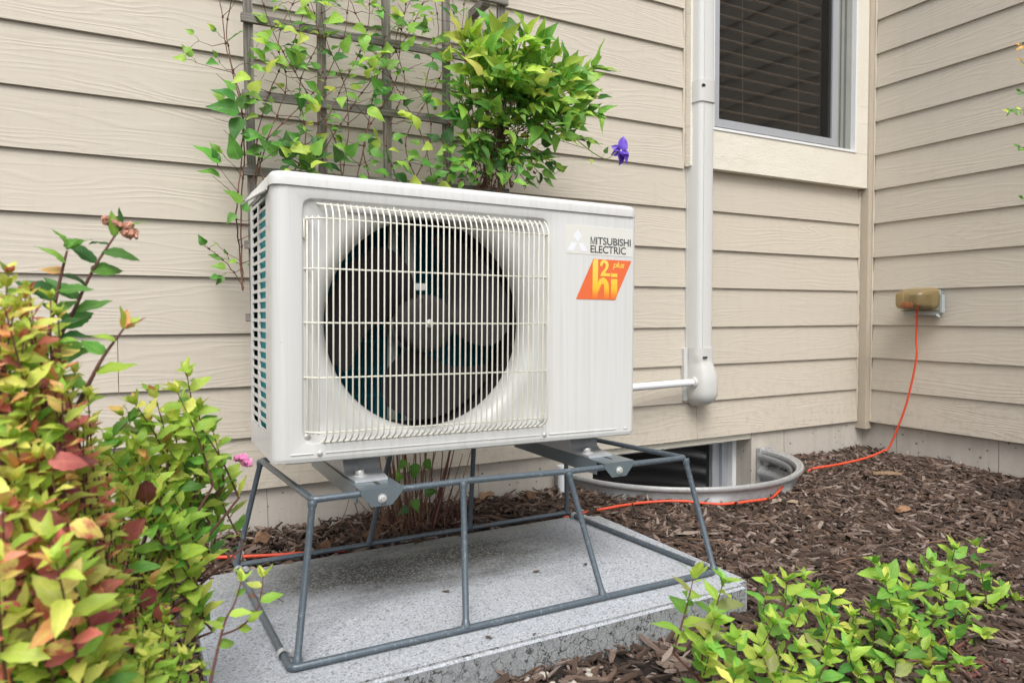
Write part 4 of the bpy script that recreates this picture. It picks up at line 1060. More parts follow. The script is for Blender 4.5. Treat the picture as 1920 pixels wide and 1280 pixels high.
# ---- shrubs at the left
random.seed(21)
A = Plant('spirea_shrub', (-.05, -1.12, -.02), 'red, orange and yellow leaved shrub nearest the camera at the left edge', 'shrub')
warm = {'two': 2.0, 'red': .9, 'maroon': .5, 'orange': 1.3, 'yellow': 5.2, 'lime': 3.4, 'pink': 1.2, 'mid': .3}
warmtip = {'yellow': 5, 'lime': 3, 'orange': 1.2, 'pink': .7}
limemix = {'lime': 3, 'yellow': 2, 'mid': 2.0, 'olive': .6, 'two': .5, 'red': .25}
base0 = Vector((-.08, -1.10, .02))
tips = [  # (px, py, plane y, size, palette)
 (15, 515, -1.22, .036, 0), (55, 545, -1.15, .034, 0), (95, 560, -1.18, .030, 0), (30, 640, -1.25, .040, 0), (75, 700, -1.2, .036, 0), (20, 740, -1.3, .040, 0),
 (130, 760, -1.2, .034, 0), (60, 800, -1.28, .036, 0), (170, 800, -1.12, .032, 0), (110, 850, -1.26, .036, 0), (190, 870, -1.15, .034, 0), (30, 880, -1.32, .042, 0),
 (230, 900, -1.1, .032, 0), (140, 930, -1.25, .038, 0), (70, 960, -1.34, .044, 0), (200, 960, -1.18, .034, 0), (260, 985, -1.08, .030, 2), (20, 1010, -1.36, .044, 0),
 (120, 1050, -1.32, .046, 0), (190, 1060, -1.2, .036, 0), (250, 1060, -1.12, .030, 2), (300, 1060, -1.05, .028, 2), (60, 1110, -1.36, .044, 0), (160, 1130, -1.3, .044, 0),
 (230, 1120, -1.18, .034, 0), (290, 1130, -1.1, .030, 2), (20, 1180, -1.38, .042, 1), (100, 1190, -1.36, .040, 1), (180, 1200, -1.3, .040, 1), (250, 1210, -1.24, .038, 1),
 (320, 1200, -1.18, .036, 1), (370, 1190, -1.12, .034, 1), (60, 1250, -1.38, .040, 1), (150, 1260, -1.36, .038, 1), (240, 1265, -1.3, .038, 1), (320, 1260, -1.24, .036, 1), (380, 1255, -1.16, .034, 1),
 (330, 1010, -1.02, .026, 2), (10, 580, -1.3, .038, 0), (5, 950, -1.38, .044, 0), (12, 540, -1.26, .036, 0), (35, 575, -1.22, .034, 0), (60, 620, -1.2, .034, 0), (8, 680, -1.28, .038, 0), (140, 700, -1.18, .030, 0), (50, 770, -1.3, .036, 0), (160, 1010, -1.3, .040, 0), (90, 1010, -1.36, .046, 0),
 (45, 600, -1.25, .036, 0), (100, 720, -1.28, .038, 0), (150, 890, -1.2, .036, 0), (215, 1010, -1.16, .034, 0), (270, 1170, -1.2, .036, 1), (200, 1160, -1.26, .040, 2), (130, 1100, -1.3, .042, 2), (40, 1150, -1.4, .042, 0), (290, 1230, -1.24, .036, 1), (350, 1235, -1.2, .036, 1), (210, 1230, -1.32, .040, 1), (120, 1230, -1.36, .040, 1), (310, 1170, -1.14, .032, 1), (350, 1170, -1.1, .030, 1), (70, 860, -1.32, .042, 0), (110, 650, -1.2, .034, 0)]
pal = [warm, limemix, {'yellow': 2.8, 'lime': 4, 'red': .7, 'maroon': .3, 'two': .8, 'mid': 1}]
tips += [(px+random.uniform(-38, 26), py+random.uniform(5, 55), Y-random.uniform(-.04, .08), sz, p_) for px, py, Y, sz, p_ in tips if py < 1240 and px < 330]
for i, (px, py, Y, sz, pi_) in enumerate(tips):
    tp = at(px, py, Y+.10); d = (tp-base0).normalized()
    b = tp-(d*.7+Vector((random.uniform(-.25, .1), random.uniform(-.1, .3), .55)).normalized()*.5).normalized()*random.uniform(.13, .19)
    spray(A, b, tp, sz*.84, pal[pi_], warmtip if pi_ != 1 else {'lime': 3, 'yellow': 2}, start=.02, step=.0088, r=.0016)
    A.stem(smooth_path([base0+Vector((random.uniform(-.05, .05), random.uniform(-.05, .05), 0)), base0.lerp(b, .55)+Vector((0, 0, .02)), b], 4), .0042, .0018, STEMR, 'branch')
# big individual leaves close to the lens
for px, py, Y, sz, col, dx, dz, up in ((60, 1125, -1.36, .052, 'two', .9, -.35, (-.2, -1, .5)), (130, 985, -1.34, .034, 'two', .9, -.25, (-.1, -.8, .8)), (30, 720, -1.25, .040, 'red', 1, .25, (0, -.6, .8)),
    (90, 870, -1.30, .038, 'red', .9, .1, (0, -.7, .7)), (60, 960, -1.34, .042, 'maroon', .6, -.6, (-.3, -1, .2)), (20, 1075, -1.38, .044, 'two', -.4, .8, (.3, -1, 0)), (270, 900, -1.08, .046, 'maroon', .1, -1, (.2, -1, .1)),
    (110, 800, -1.22, .036, 'red', .95, .2, (0, -.6, .9)), (40, 1180, -1.38, .042, 'olive', .3, -.9, (.1, -1, .3)), (230, 1010, -1.15, .040, 'red', .5, .5, (.1, -1, .2)), (10, 1230, -1.38, .042, 'maroon', .5, .6, (0, -1, .2)),
    (280, 1100, -1.12, .038, 'red', -.1, -.9, (.3, -1, .1)), (300, 1130, -1.1, .036, 'red', .1, -.9, (-.1, -1, .1)), (95, 1020, -1.35, .036, 'red', -.2, -.9, (-.2, -1, .1))):
    A.leaf(at(px, py, Y+.08), (dx, random.uniform(-.2, .2), dz), up, sz*.92, 'spirea', col, 1.25)
A.finish()

random.seed(33)
B = Plant('spirea_shrub', (-.12, -.98, -.02), 'tall green leafy shoots with a faded brown blossom rising above the red shrub', 'shrub')
gmix = {'green': 4, 'mid': 2, 'dkgreen': .7}
def px_stem(pl_, pts, r0, r1, mat, **k):
    P = smooth_path([at(*p) for p in pts], 6); pl_.stem(P, r0, r1, mat, own=True); return P
def leaves_on(pl_, P, size, cols, step, start=0, end=1, kind='spirea', spread=1.0, tipcols=None, flat=.4, tipn=4):
    lens = [0]
    for a, b in zip(P[:-1], P[1:]): lens.append(lens[-1]+(b-a).length)
    tot = lens[-1]; s_ = tot*start; ang = random.random()*6.28
    while s_ < tot*end:
        i = min(max(k for k in range(len(lens)) if lens[k] <= s_), len(P)-2); p = P[i].lerp(P[i+1], (s_-lens[i])/max(1e-6, lens[i+1]-lens[i])); ax = (P[i+1]-P[i]).normalized()
        o1 = ax.orthogonal().normalized(); o2 = ax.cross(o1); rad = o1*math.cos(ang)+o2*math.sin(ang); rel = s_/tot
        side = RT*(1 if math.cos(ang) > 0 else -1)
        d = rad*spread*.55+side*flat+ax*random.uniform(.2, .6)
        pl_.leaf(p, d, ax*.6+Vector((random.uniform(-.3, .3), -1.0, .7)), size*random.uniform(.75, 1.1)*(1-.3*max(0, rel-.7)/.3), kind, pick(cols if rel < .85 or not tipcols else tipcols), random.uniform(.9, 1.15))
        ang += 2.4+random.uniform(-.3, .3); s_ += step*random.uniform(.8, 1.2)
    ax = (P[-1]-P[-2]).normalized(); o1 = ax.orthogonal().normalized(); o2 = ax.cross(o1)
    for k in range(tipn):
        a = k*2.4+random.random(); pl_.leaf(P[-1], (o1*math.cos(a)+o2*math.sin(a))*.7+ax, ax+Vector((0, -.3, .4)), size*random.uniform(.6, .8), kind, pick(tipcols or cols), 1)
P = px_stem(B, [(60, 900, -1.0), (85, 760, -1.0), (110, 640, -1.0), (135, 590, -1.0), (175, 505, -1.0), (222, 432, -.98)], .0032, .0012, STEMR)
leaves_on(B, P, .048, gmix, .0150, .38, .97, flat=.55, tipn=3)
corymb(B, at(208, 415, -.98), .009, BUD, 60); corymb(B, at(232, 424, -.98), .010, BUD, 70); corymb(B, at(244, 438, -.98), .009, BUD, 50)
B.stem([at(222, 432, -.98), at(207, 420, -.98)], .001, .0007, STEMG); B.stem([at(222, 432, -.98), at(236, 430, -.98)], .001, .0007, STEMG)
P = px_stem(B, [(60, 900, -1.02), (80, 740, -1.03), (90, 640, -1.03), (105, 560, -1.03), (120, 493, -1.03), (126, 470, -1.03)], .0028, .0011, STEMR)
leaves_on(B, P, .045, gmix, .0150, .38, .98, flat=.5, tipn=3, tipcols={'mid': 2, 'orange': 1, 'lime': 1})
P = px_stem(B, [(70, 905, -1.08), (105, 840, -1.08), (150, 752, -1.08), (190, 675, -1.08), (231, 617, -1.08)], .0036, .0011, STEMR)
leaves_on(B, P, .043, {'lime': 3, 'mid': 2.5, 'yellow': .6, 'olive': .5}, .020, .35, .96, flat=.6, tipcols={'orange': 2, 'pink': 1, 'lime': 1}, tipn=4)
P = px_stem(B, [(100, 960, -1.0), (150, 880, -.98), (200, 830, -.96), (240, 790, -.94)], .0026, .001, STEMR)
leaves_on(B, P, .038, {'green': 2, 'mid': 2, 'olive': 1}, .017, .2, 1, flat=.4)
for px, py, col in ((20, 620, 'green'), (60, 680, 'green'), (30, 770, 'dkgreen'), (200, 560, 'green')): pass
B.finish()

random.seed(44)
Cc = Plant('spirea_shrub', (.10, -.92, -.02), 'lime green bushy shrub between the red shrub and the unit', 'shrub')
lm = {'lime': 5.5, 'mid': 1.7, 'yellow': 2.0, 'green': .2, 'orange': .12}
bC = Vector((.0, -.90, .02))
tipsC = [(350, 700, -.88), (290, 740, -.90), (372, 770, -.86), (330, 780, -.88), (270, 800, -.92), (400, 810, -.84), (310, 830, -.92), (355, 830, -.86), (380, 860, -.86), (250, 850, -.95), (330, 880, -.92),
  (400, 880, -.82), (410, 915, -.84), (370, 920, -.86), (300, 920, -.95), (340, 950, -.90), (270, 960, -1.0), (320, 1000, -.95), (300, 1040, -.98), (240, 900, -.98), (215, 840, -.95), (230, 780, -.92)]
tipsC += [(px-random.uniform(0, 40), py+random.uniform(10, 60), Y-.04) for px, py, Y in tipsC if px < 380]
for px, py, Y in tipsC:
    tp = at(px, py, Y); d = (tp-bC).normalized(); b = tp-(d+Vector((random.uniform(-.8, .5), random.uniform(-.6, .6), .35)))*random.uniform(.06, .10)
    spray(Cc, b, tp, .040, lm if px < 330 or py < 830 else {'mid': 3, 'green': .8, 'lime': 3}, {'lime': 3, 'yellow': 1.2, 'orange': .4} if px < 390 else {'lime': 2, 'mid': 2}, start=.02, step=.0105, r=.0015)
    Cc.stem(smooth_path([bC+Vector((random.uniform(-.04, .02), random.uniform(-.02, .04), 0)), bC.lerp(b, .45)+Vector((-.03, 0, .05)), b], 4), .0035, .0016, STEMR, 'branch')
P = px_stem(Cc, [(395, 935, -.86), (415, 912, -.85), (432, 892, -.84), (441, 880, -.84), (452, 868, -.84)], .0016, .0007, STEMR)
leaves_on(Cc, P, .026, {'lime': 2, 'yellow': 1}, .014, .2, .75, flat=.6, tipn=0)
corymb(Cc, at(452, 858, -.84), .009, PINK, 70, 'blossom'); corymb(Cc, at(463, 867, -.84), .008, PINK, 60, 'blossom')
Cc.finish()

random.seed(55)
Dd = Plant('spirea_sprig', (.02, -1.14, -.03), 'small lime green sprig leaning over the front left corner of the concrete pad', 'sprig')
P = px_stem(Dd, [(392, 1290, -1.12), (405, 1230, -1.10), (422, 1165, -1.08), (440, 1130, -1.07), (452, 1090, -1.06)], .0018, .0008, STEMR)
leaves_on(Dd, P, .030, {'lime': 3, 'mid': 2}, .019, .35, .97, flat=.55, tipcols={'lime': 1, 'yellow': .6})
P = px_stem(Dd, [(415, 1190, -1.09), (450, 1175, -1.07), (480, 1145, -1.05), (490, 1110, -1.04), (493, 1082, -1.03)], .0013, .0007, STEMR)
leaves_on(Dd, P, .031, {'lime': 4, 'mid': 2}, .017, .25, .98, flat=.6, tipcols={'lime': 1, 'yellow': .7})
Dd.stem([at(487, 1110, -1.04), at(505, 1112, -1.03), at(532, 1128, -1.02)], .0007, .0004, STEMR)
Dd.finish()

# ---- shrubs at the lower right
random.seed(66)
E1 = Plant('spirea_shrub', (.83, -1.27, -.03), 'low yellow green shrub at the bottom beside the pad corner', 'shrub')
em_ = {'lime': 4.2, 'mid': 4.2, 'olive': .7, 'green': .8, 'yellow': .4}
tE = [(1300, 1085, -1.22), (1355, 1095, -1.22), (1440, 1092, -1.18), (1475, 1090, -1.16), (1530, 1105, -1.16), (1560, 1120, -1.16), (1340, 1160, -1.26), (1500, 1150, -1.22), (1450, 1170, -1.26), (1560, 1170, -1.2), (1600, 1155, -1.16),
      (1380, 1200, -1.28), (1430, 1230, -1.3), (1500, 1220, -1.28), (1550, 1235, -1.26), (1330, 1225, -1.26), (1380, 1265, -1.3), (1460, 1270, -1.3), (1590, 1215, -1.22), (1610, 1265, -1.24), (1530, 1275, -1.3), (1505, 1085, -1.15)]
for px, py, Y in tE:
    tp = at(px, py, Y); b = tp+Vector((random.uniform(-.05, .05), random.uniform(-.04, .04), -random.uniform(.09, .13)))
    spray(E1, b, tp, .046, em_, {'lime': 3.4, 'yellow': .5, 'mid': 1}, start=.03, step=.0122, r=.0016, mat=STEMR)
    E1.stem(smooth_path([Vector((.83+random.uniform(-.05, .05), -1.25+random.uniform(-.04, .04), -.03)), (b+Vector((.83, -1.25, -.03)))/2, b], 3), .003, .0016, STEMR, 'branch')
E1.finish()
random.seed(77)
E2 = Plant('spirea_shrub', (1.36, -1.26, -.03), 'low green shrub in the bottom right corner with raised shoots', 'shrub')
tE = [(1645, 1055, -1.18), (1660, 1090, -1.2), (1745, 1055, -1.14), (1790, 1030, -1.14), (1830, 1025, -1.14), (1700, 1110, -1.2), (1760, 1100, -1.18), (1800, 1085, -1.16), (1640, 1150, -1.18), (1690, 1160, -1.24), (1750, 1150, -1.24), (1820, 1130, -1.2),
      (1870, 1150, -1.18), (1720, 1200, -1.28), (1780, 1200, -1.26), (1840, 1190, -1.24), (1900, 1190, -1.2), (1680, 1230, -1.28), (1740, 1250, -1.3), (1810, 1250, -1.28), (1880, 1240, -1.26), (1915, 1260, -1.24), (1640, 1255, -1.26), (1600, 1190, -1.16), (1905, 1130, -1.18), (1885, 1105, -1.16), (1915, 1200, -1.2), (1860, 1220, -1.24), (1900, 1275, -1.24), (1850, 1090, -1.15), (1710, 1075, -1.18)]
for i, (px, py, Y) in enumerate(tE):
    tp = at(px, py, Y); lean = .06 if i < 5 else .0
    b = tp+Vector((random.uniform(-.03, .06)+lean*.3, random.uniform(-.04, .04), -random.uniform(.09, .14)))
    spray(E2, b, tp, .048, {'mid': 4, 'green': 1.8, 'lime': 2.8, 'olive': .5}, {'lime': 3, 'yellow': .4, 'mid': 1.4}, start=.03, step=.0122, r=.0016, mat=STEMR)
    E2.stem(smooth_path([Vector((1.36+random.uniform(-.06, .06), -1.26+random.uniform(-.05, .05), -.03)), (b+Vector((1.36, -1.26, -.03)))/2, b], 3), .003, .0016, STEMR, 'branch')
E2.finish()
# ---- bush tips at the right edge, in front of the side wall
random.seed(88)
Rr = Plant('side_shrub', (2.62, -.98, 0), 'sparse small-leaved shrub just entering the right edge in front of the side wall', 'shrub')
for (pts, cols) in ((((1990, 900, -.85), (1960, 500, -.85), (1935, 250, -.85), (1925, 60, -.85)), {'olive': 2, 'orange': 2, 'yellow': 1}),):
    P = px_stem(Rr, pts, .006, .002, STEMB)
for a, b, cols in (((1938, 210), (1888, 208), {'mid': 1, 'green': 2, 'yellow': .5}), ((1950, 110), (1912, 85), {'orange': 3, 'yellow': 1}), ((1950, 290), (1908, 275), {'green': 2, 'mid': 1}), ((1955, 190), (1912, 172), {'green': 3}), ((1960, 390), (1918, 372), {'green': 2}), ((1945, 150), (1915, 115), {'orange': 2, 'olive': 1})):
    P = [at(a[0], a[1], -.85), at((a[0]+b[0])/2, (a[1]+b[1])/2-3, -.85), at(b[0], b[1], -.85)]; Rr.stem(P, .0012, .0006, STEMR); leaves_on(Rr, P, .024, cols, .013, .2, 1, tipn=2, flat=.3)
Rr.finish()

# ---- clematis on the trellis
random.seed(99)
V = Plant('clematis_vine', (.70, -.16, .0), 'clematis with brown stems climbing the trellis and a leafy mass at its right', 'climbing plant')
vg = {'green': 3.6, 'mid': 2.8, 'dkgreen': 1.2, 'lime': 1.6, 'yellow': .25}
def vine_leaf(p, d, sz, cols=vg, kind='clematis', wf=1):
    p = Vector(p); d = Vector(d).normalized(); pet = .018*random.uniform(.6, 1.4)
    q = p+d*pet+Vector((0, -.004, -.003)); V.stem([p, p.lerp(q, .5)+Vector((0, -.002, .003)), q], .0007, .0005, STEMG, 'twigs', 4)
    up = Vector((random.uniform(-.4, .4), -.75, random.uniform(.1, 1.0))); V.leaf(q, d+Vector((0, random.uniform(-.35, .1), random.uniform(-.3, .1))), up, sz, kind, pick(cols), wf)
def climber(pts, r0=.0017, r1=.0011, dens=.5, sz=.045, mat=STEMB, cols=vg, step=.055, own=True, twigs=.5):
    P = smooth_path([at(*p) for p in pts], 7); P = [p+Vector((random.uniform(-.0015, .0015), random.uniform(-.0015, .0015), 0)) for p in P]
    V.stem(P, r0, r1, mat, own=own)
    d_ = 0
    for a, b in zip(P[:-1], P[1:]):
        d_ += (b-a).length
        if d_ > step:
            d_ = 0; ax = (b-a).normalized()
            V.stem([b-ax*.003, b, b+ax*.003], .0026, .0022, STEMR, 'twigs', 5)
            for s_ in (-1, 1):
                dr = (RT*s_*random.uniform(.5, 1)+Vector((0, random.uniform(-.5, 0), random.uniform(-.2, .9)))).normalized()
                if random.random() < dens: vine_leaf(b, dr, sz*random.uniform(.6, 1.25), cols, wf=random.uniform(.8, 1.15))
                elif random.random() < twigs:
                    L = random.uniform(.02, .09); e_ = b+dr*L; V.stem([b, b+dr*L*.5+Vector((0, 0, random.uniform(-.01, .01))), e_], .0009, .0005, STEMR, 'twigs', 4)
                    if random.random() < .5:
                        for _ in range(2): vine_leaf(e_, dr+Vector((random.uniform(-.6, .6), -.2, random.uniform(-.6, .6))), sz*random.uniform(.4, .7), cols)
Ty = -.14
climber([(455, 545, -.10), (448, 460, -.10), (443, 400, Ty), (452, 300, Ty), (455, 210, Ty), (440, 140, Ty), (425, 90, Ty), (415, 20, Ty), (400, -60, Ty)], dens=.30, sz=.055)
climber([(455, 545, -.11), (452, 400, -.10), (458, 250, Ty), (440, 150, Ty), (425, 60, Ty), (440, -20, Ty)], dens=.12, sz=.05)
climber([(458, 540, -.08), (430, 500, -.07), (408, 478, -.06), (385, 462, -.06), (372, 448, -.06)], .0013, .0006, .45, .030, step=.04)
climber([(458, 530, -.08), (450, 490, -.07), (425, 475, -.06), (400, 452, -.06)], .001, .0005, .5, .028, step=.045)
for xs in ((480, 500, 540, 530, 570), (500, 480, 510, 560, 590), (560, 575, 565, 590, 575), (540, 590, 610, 640, 660), (610, 600, 640, 690, 700), (640, 650, 640, 610, 600), (660, 690, 700, 720, 690), (700, 690, 735, 745, 760),
           (740, 725, 760, 745, 790), (770, 800, 790, 820, 805), (790, 770, 820, 850, 840), (650, 620, 560, 520, 480), (560, 620, 690, 760, 810), (820, 790, 740, 690, 640), (470, 510, 590, 600, 560), (850, 840, 870, 860, 880)):
    yy_ = (345, 260, 160, 70, -40); climber([(x+random.uniform(-8, 8), y, Ty+random.uniform(-.02, .02)) for x, y in zip(xs, yy_)], .0014, .0009, .27, .038, step=.05, twigs=.6)
# chosen leaves at the left edge
for px, py, dx, dz, sz, col, up in ((448, 212, -1, .18, .078, 'green', (0, -1, .5)), (452, 205, .35, .9, .055, 'green', (-.2, -1, .1)), (450, 220, -.3, -.9, .070, 'dkgreen', (-.6, -1, .2)), (455, 258, .95, .15, .062, 'mid', (0, -1, .4)), (447, 300, -.3, .9, .065, 'green', (-.5, -1, .1)),
      (415, 305, -.9, .55, .075, 'mid', (0, -.8, .9)), (412, 335, -.85, .4, .055, 'mid', (0, -.5, 1)), (440, 190, -.9, .5, .060, 'green', (.1, -.8, .9)), (455, 380, -.75, .5, .055, 'mid', (0, -.8, .7)), (440, 400, -.5, -.7, .035, 'green', (0, -1, .3)), (455, 395, .5, .6, .042, 'green', (-.3, -1, .2)), (460, 285, .95, -.25, .05, 'green', (0, -.8, .8)),
      (470, 175, .5, .8, .05, 'lime', (0, -1, .3)), (540, 300, -.05, 1, .075, 'dkgreen', (.1, -1, 0)), (520, 290, -.85, .6, .060, 'green', (.1, -1, .4)), (580, 318, -.25, .85, .075, 'mid', (0, -1, .3)), (560, 175, .1, -1, .05, 'green', (0, -1, .1)), (590, 320, -.9, .2, .05, 'green', (0, -1, .4))):
    V.leaf(at(px, py, Ty-.02), (dx, -.15, dz), up, sz, 'clematis', col, .95)
# skirt just above the unit and spilling along it
for k in range(80):
    px = random.uniform(500, 1040); py = random.uniform(255, 345) + max(0, (px-500))*.035; p = at(px, py, Ty-random.uniform(0, .06)); vine_leaf(p, (random.uniform(-1, 1), -.3, random.uniform(-.3, .9)), random.uniform(.032, .055))
for k in range(130):
    cl = random.choice(((560, 60), (640, 30), (700, 100), (760, 60), (690, 160), (830, 40), (800, 150), (520, 110), (600, 190), (840, 210), (740, 20))); px = random.gauss(cl[0], 34); py = random.gauss(cl[1], 30); p = at(px, py, Ty-random.uniform(0, .05)); vine_leaf(p, (random.uniform(-1, 1), -.3, random.uniform(-.5, .8)), random.uniform(.03, .055), {'mid': 3, 'green': 2, 'lime': 2, 'yellow': .5})
# the dense leafy mass
def mass(tipsM, sz, cols, tc):
    for px, py, Y in tipsM:
        tp = at(px, py, Y); b = at(930+random.uniform(-30, 30)+(px-930)*.30, 250+(py-250)*.30+random.uniform(-15, 15), -.15+random.uniform(-.03, .02))
        mid = (b+tp)/2+Vector((0, 0, random.uniform(0, .03))); P = smooth_path([b, mid, tp], 5); V.stem(P, .0013, .0008, STEMR, own=True)
        L = sum((q-p).length for p, q in zip(P[:-1], P[1:])); nn = max(4, int(L/.027))
        for k in range(nn):
            f_ = .2+.8*k/(nn-1); i = min(int(f_*(len(P)-1)), len(P)-2); p = P[i]; ax = (P[i+1]-P[i]).normalized()
            for s_ in (-1, 1):
                dr = ax*.7+RT*s_*random.uniform(.2, .8)+Vector((0, random.uniform(-.6, .1), random.uniform(-.2, .7)))
                V.leaf(p+dr*.008, dr+Vector((0, 0, random.uniform(-.7, .3))), Vector((random.uniform(-.5, .5), -.8, random.uniform(.0, 1))), sz*random.uniform(.5, 1.3), 'clematis', pick(cols if f_ < .7 else tc), random.uniform(.6, .9))
lt = {'lime': 3.6, 'mid': 3, 'green': .6, 'yellow': .4}; dk = {'green': 3, 'dkgreen': .6, 'mid': 3.2, 'lime': .8}
mass([(860, 60, -.25), (905, 55, -.25), (890, 95, -.28), (940, 70, -.28), (985, 60, -.3), (930, 115, -.3), (1000, 90, -.3), (1045, 100, -.3), (1035, 130, -.33), (965, 85, -.32), (945, 130, -.34), (900, 140, -.3), (880, 60, -.24), (930, 40, -.26), (1085, 120, -.3), (1120, 120, -.3), (1075, 150, -.35), (960, 150, -.33), (1010, 160, -.35), (1100, 160, -.3), (870, 100, -.24), (915, 90, -.3), (1060, 120, -.33), (990, 125, -.34), (1020, 70, -.28)], .066, lt, lt)
mass([(850, 150, -.22), (880, 185, -.22), (920, 200, -.3), (1060, 190, -.33), (1110, 195, -.3), (1130, 215, -.28), (1040, 225, -.3), (1090, 240, -.28), (980, 215, -.3), (1115, 270, -.25), (1060, 260, -.28), (850, 220, -.2), (1010, 260, -.28), (950, 250, -.28), (1075, 215, -.3), (1020, 200, -.34), (1100, 215, -.3), (1125, 185, -.28), (900, 230, -.26), (1030, 245, -.3)], .056, {'mid': 4, 'green': 2, 'lime': 1.2, 'dkgreen': .6}, {'mid': 3, 'lime': 1.4, 'green': 1})
mass([(880, 270, -.2), (910, 300, -.2), (860, 310, -.2), (1000, 290, -.22), (1040, 315, -.2), (960, 300, -.22), (990, 345, -.2), (1025, 340, -.2), (830, 290, -.18), (900, 335, -.2), (870, 345, -.2), (930, 330, -.24), (960, 345, -.23), (985, 320, -.25), (900, 280, -.25), (940, 290, -.27), (1020, 300, -.24), (845, 335, -.18)], .042, dk, dk)
for k in range(26):            # tangled dark old stems in the heart of the mass
    a = at(random.uniform(890, 960), 352, -.15+random.uniform(-.03, .03)); b = at(random.uniform(870, 1010), random.uniform(120, 240), -.16+random.uniform(-.06, .02)); V.stem(smooth_path([a, (a+b)/2+Vector((random.uniform(-.03, .03), 0, 0)), b], 5), .0018, .001, random.choice((STEMB, STEMR, STEMD)), 'dry_stems', 5)
for k in range(10):
    a = at(930, 260, -.18); b = at(random.uniform(1000, 1110), random.uniform(120, 320), -.24); V.stem(smooth_path([a, (a+b)/2+Vector((0, 0, .02)), b], 5), .0014, .0007, STEMR, 'dry_stems', 4)
# dead leaf litter caught in the stems
lit = MB()
for k in range(500):
    p = at(random.gauss(925, 26), random.uniform(180, 360), -.15+random.uniform(-.04, .04)); s_ = random.uniform(.004, .013); M = Matrix.Translation(p) @ Matrix.Rotation(random.random()*6, 4, Vector((random.random(), random.random(), random.random())).normalized())
    lit.add([M @ Vector(v) for v in ((-s_, 0, 0), (0, -s_*.35, s_*.15), (s_, 0, 0), (0, s_*.35, s_*.2))], ((0, 1, 2), (0, 2, 3)))
o = lit.build('dead_litter', STEMD, V.root, sharp=None); o['kind'] = 'stuff'
# purple flower on its thin stalk
vine_leaf(at(1128, 296, -.28), (.3, -.2, .8), .022); vine_leaf(at(1110, 285, -.28), (-.3, -.2, -.8), .02)
V.stem(smooth_path([at(1060, 245, -.26), at(1085, 265, -.28), at(1110, 285, -.28), at(1135, 298, -.28), at(1150, 290, -.28), at(1160, 280, -.28)], 5), .0017, .0013, STEMG, own=True)
fc = at(1163, 283, -.28); fm = MB(); fm.lathe([(0, .006), (.003, .005), (.004, 0)], 8, Matrix.Translation(fc) @ Matrix.Rotation(math.pi/2, 4, 'X')); flower = fm.build('flower', simple('stamen', (.6, .6, .5), .6), V.root)
for a in (75, 150, -95, -60, -25, 200):
    aa = math.radians(a); d = (RT*math.cos(aa)+Vector((0, 0, math.sin(aa)))+Vector((0, -.2, 0))).normalized(); me = leaf_mesh('petal', 'broad', PURPLE, .5, .5, .5, a+7)
    o = new_obj('petal', me, flower); x = d.cross(Vector((0, -1, .2))).normalized(); z = x.cross(d); s_ = .046 if a in (75, -60, -95) else .032; q = fc-V.loc
    o.matrix_local = Matrix(((x.x*s_, d.x*s_, z.x*s_, q.x), (x.y*s_, d.y*s_, z.y*s_, q.y), (x.z*s_, d.z*s_, z.z*s_, q.z), (0, 0, 0, 1)))
# base: brown stems rising from the mulch behind the stand
for k in range(58):
    bx_ = random.gauss(.665, .050); by = random.uniform(-.20, -.07); ang_ = (bx_-.655)*4.2+random.gauss(0, .12)
    L = random.uniform(.12, .36) if k % 3 else random.uniform(.36, .45); t_ = Vector((bx_+math.sin(ang_)*L, by+random.uniform(-.02, .05), .015+L*math.cos(ang_)))
    V.stem(smooth_path([(bx_, by, .0), ((bx_+t_.x)/2+random.uniform(-.008, .008), (by+t_.y)/2, t_.z*.5), t_], 5), .0021, .0013, random.choice((STEMB, STEMD, STEMD, STEMR)), 'dry_stems', 6)
for k in range(150):
    bx_ = random.gauss(.665, .075); by = random.uniform(-.22, -.05); L = random.uniform(.04, .13); a_ = random.uniform(-1.1, 1.1)
    V.stem([(bx_, by, gz(bx_, by)), (bx_+math.sin(a_)*L*.5, by+random.uniform(-.02, .02), .02+L*.45), (bx_+math.sin(a_)*L, by+random.uniform(-.04, .04), .02+L*math.cos(a_))], .0013, .0006, random.choice((STEMD, STEMR, STEMB)), 'dry_stems', 4)
for px, py, dx, dz, sz, c in ((775, 868, .1, -1, .05, 'mid'), (795, 862, .6, -.8, .042, 'mid'), (760, 862, -.5, -.6, .035, 'mid'), (750, 900, -.3, .8, .032, 'mid'), (795, 920, .9, -.1, .045, 'green'), (775, 935, .3, -.9, .042, 'green'), (765, 950, -.6, -.3, .036, 'dkgreen')):
    V.leaf(at(px, py, -.20), (dx, -.2, dz), (0, -1, .3), sz, 'clematis', c, 1)
V.finish()

# ------------------------------------------------------------------ outlet and extension cord
ob = empty('outlet_box', (2.84, -.285, .66)); tag(ob, 'wall outlet with yellowed clear bubble cover on the side wall', 'outlet')
m = MB(); m.bbox(2.800, 2.842, -.352, -.218, .622, .712, .006, 3); m.build('box', GALV if False else simple('grey_box_plastic', (.20, .23, .22), .5), ob)
m = MB(); m.bbox(2.795, 2.800, -.362, -.212, .618, .718, .002, 2); m.bbox(2.792, 2.812, -.372, -.3625, .628, .700, .001); m.tube([(2.79, -.352, .618), (2.79, -.366, .610)], .005, 8); m.build('hinge_frame', simple('light_grey_plastic', (.36, .40, .40), .45), ob)
m = MB(); m.bbox(2.785, 2.7948, -.330, -.240, .640, .700, .002); m.build('socket', DARK, ob)
m = MB(); m.bbox(2.742, 2.784, -.262, -.232, .646, .672, .006, 3); m.build('plug', CORD, ob)
t = NT('yellowed_clear_plastic'); t.set(base_color=(.30, .22, .10), roughness=.22, specular=.6)
tb = t.n('ShaderNodeBsdfTransparent'); tb.inputs[0].default_value = (.93, .82, .58, 1); ms = t.n('ShaderNodeMixShader'); ms.inputs[0].default_value = .42
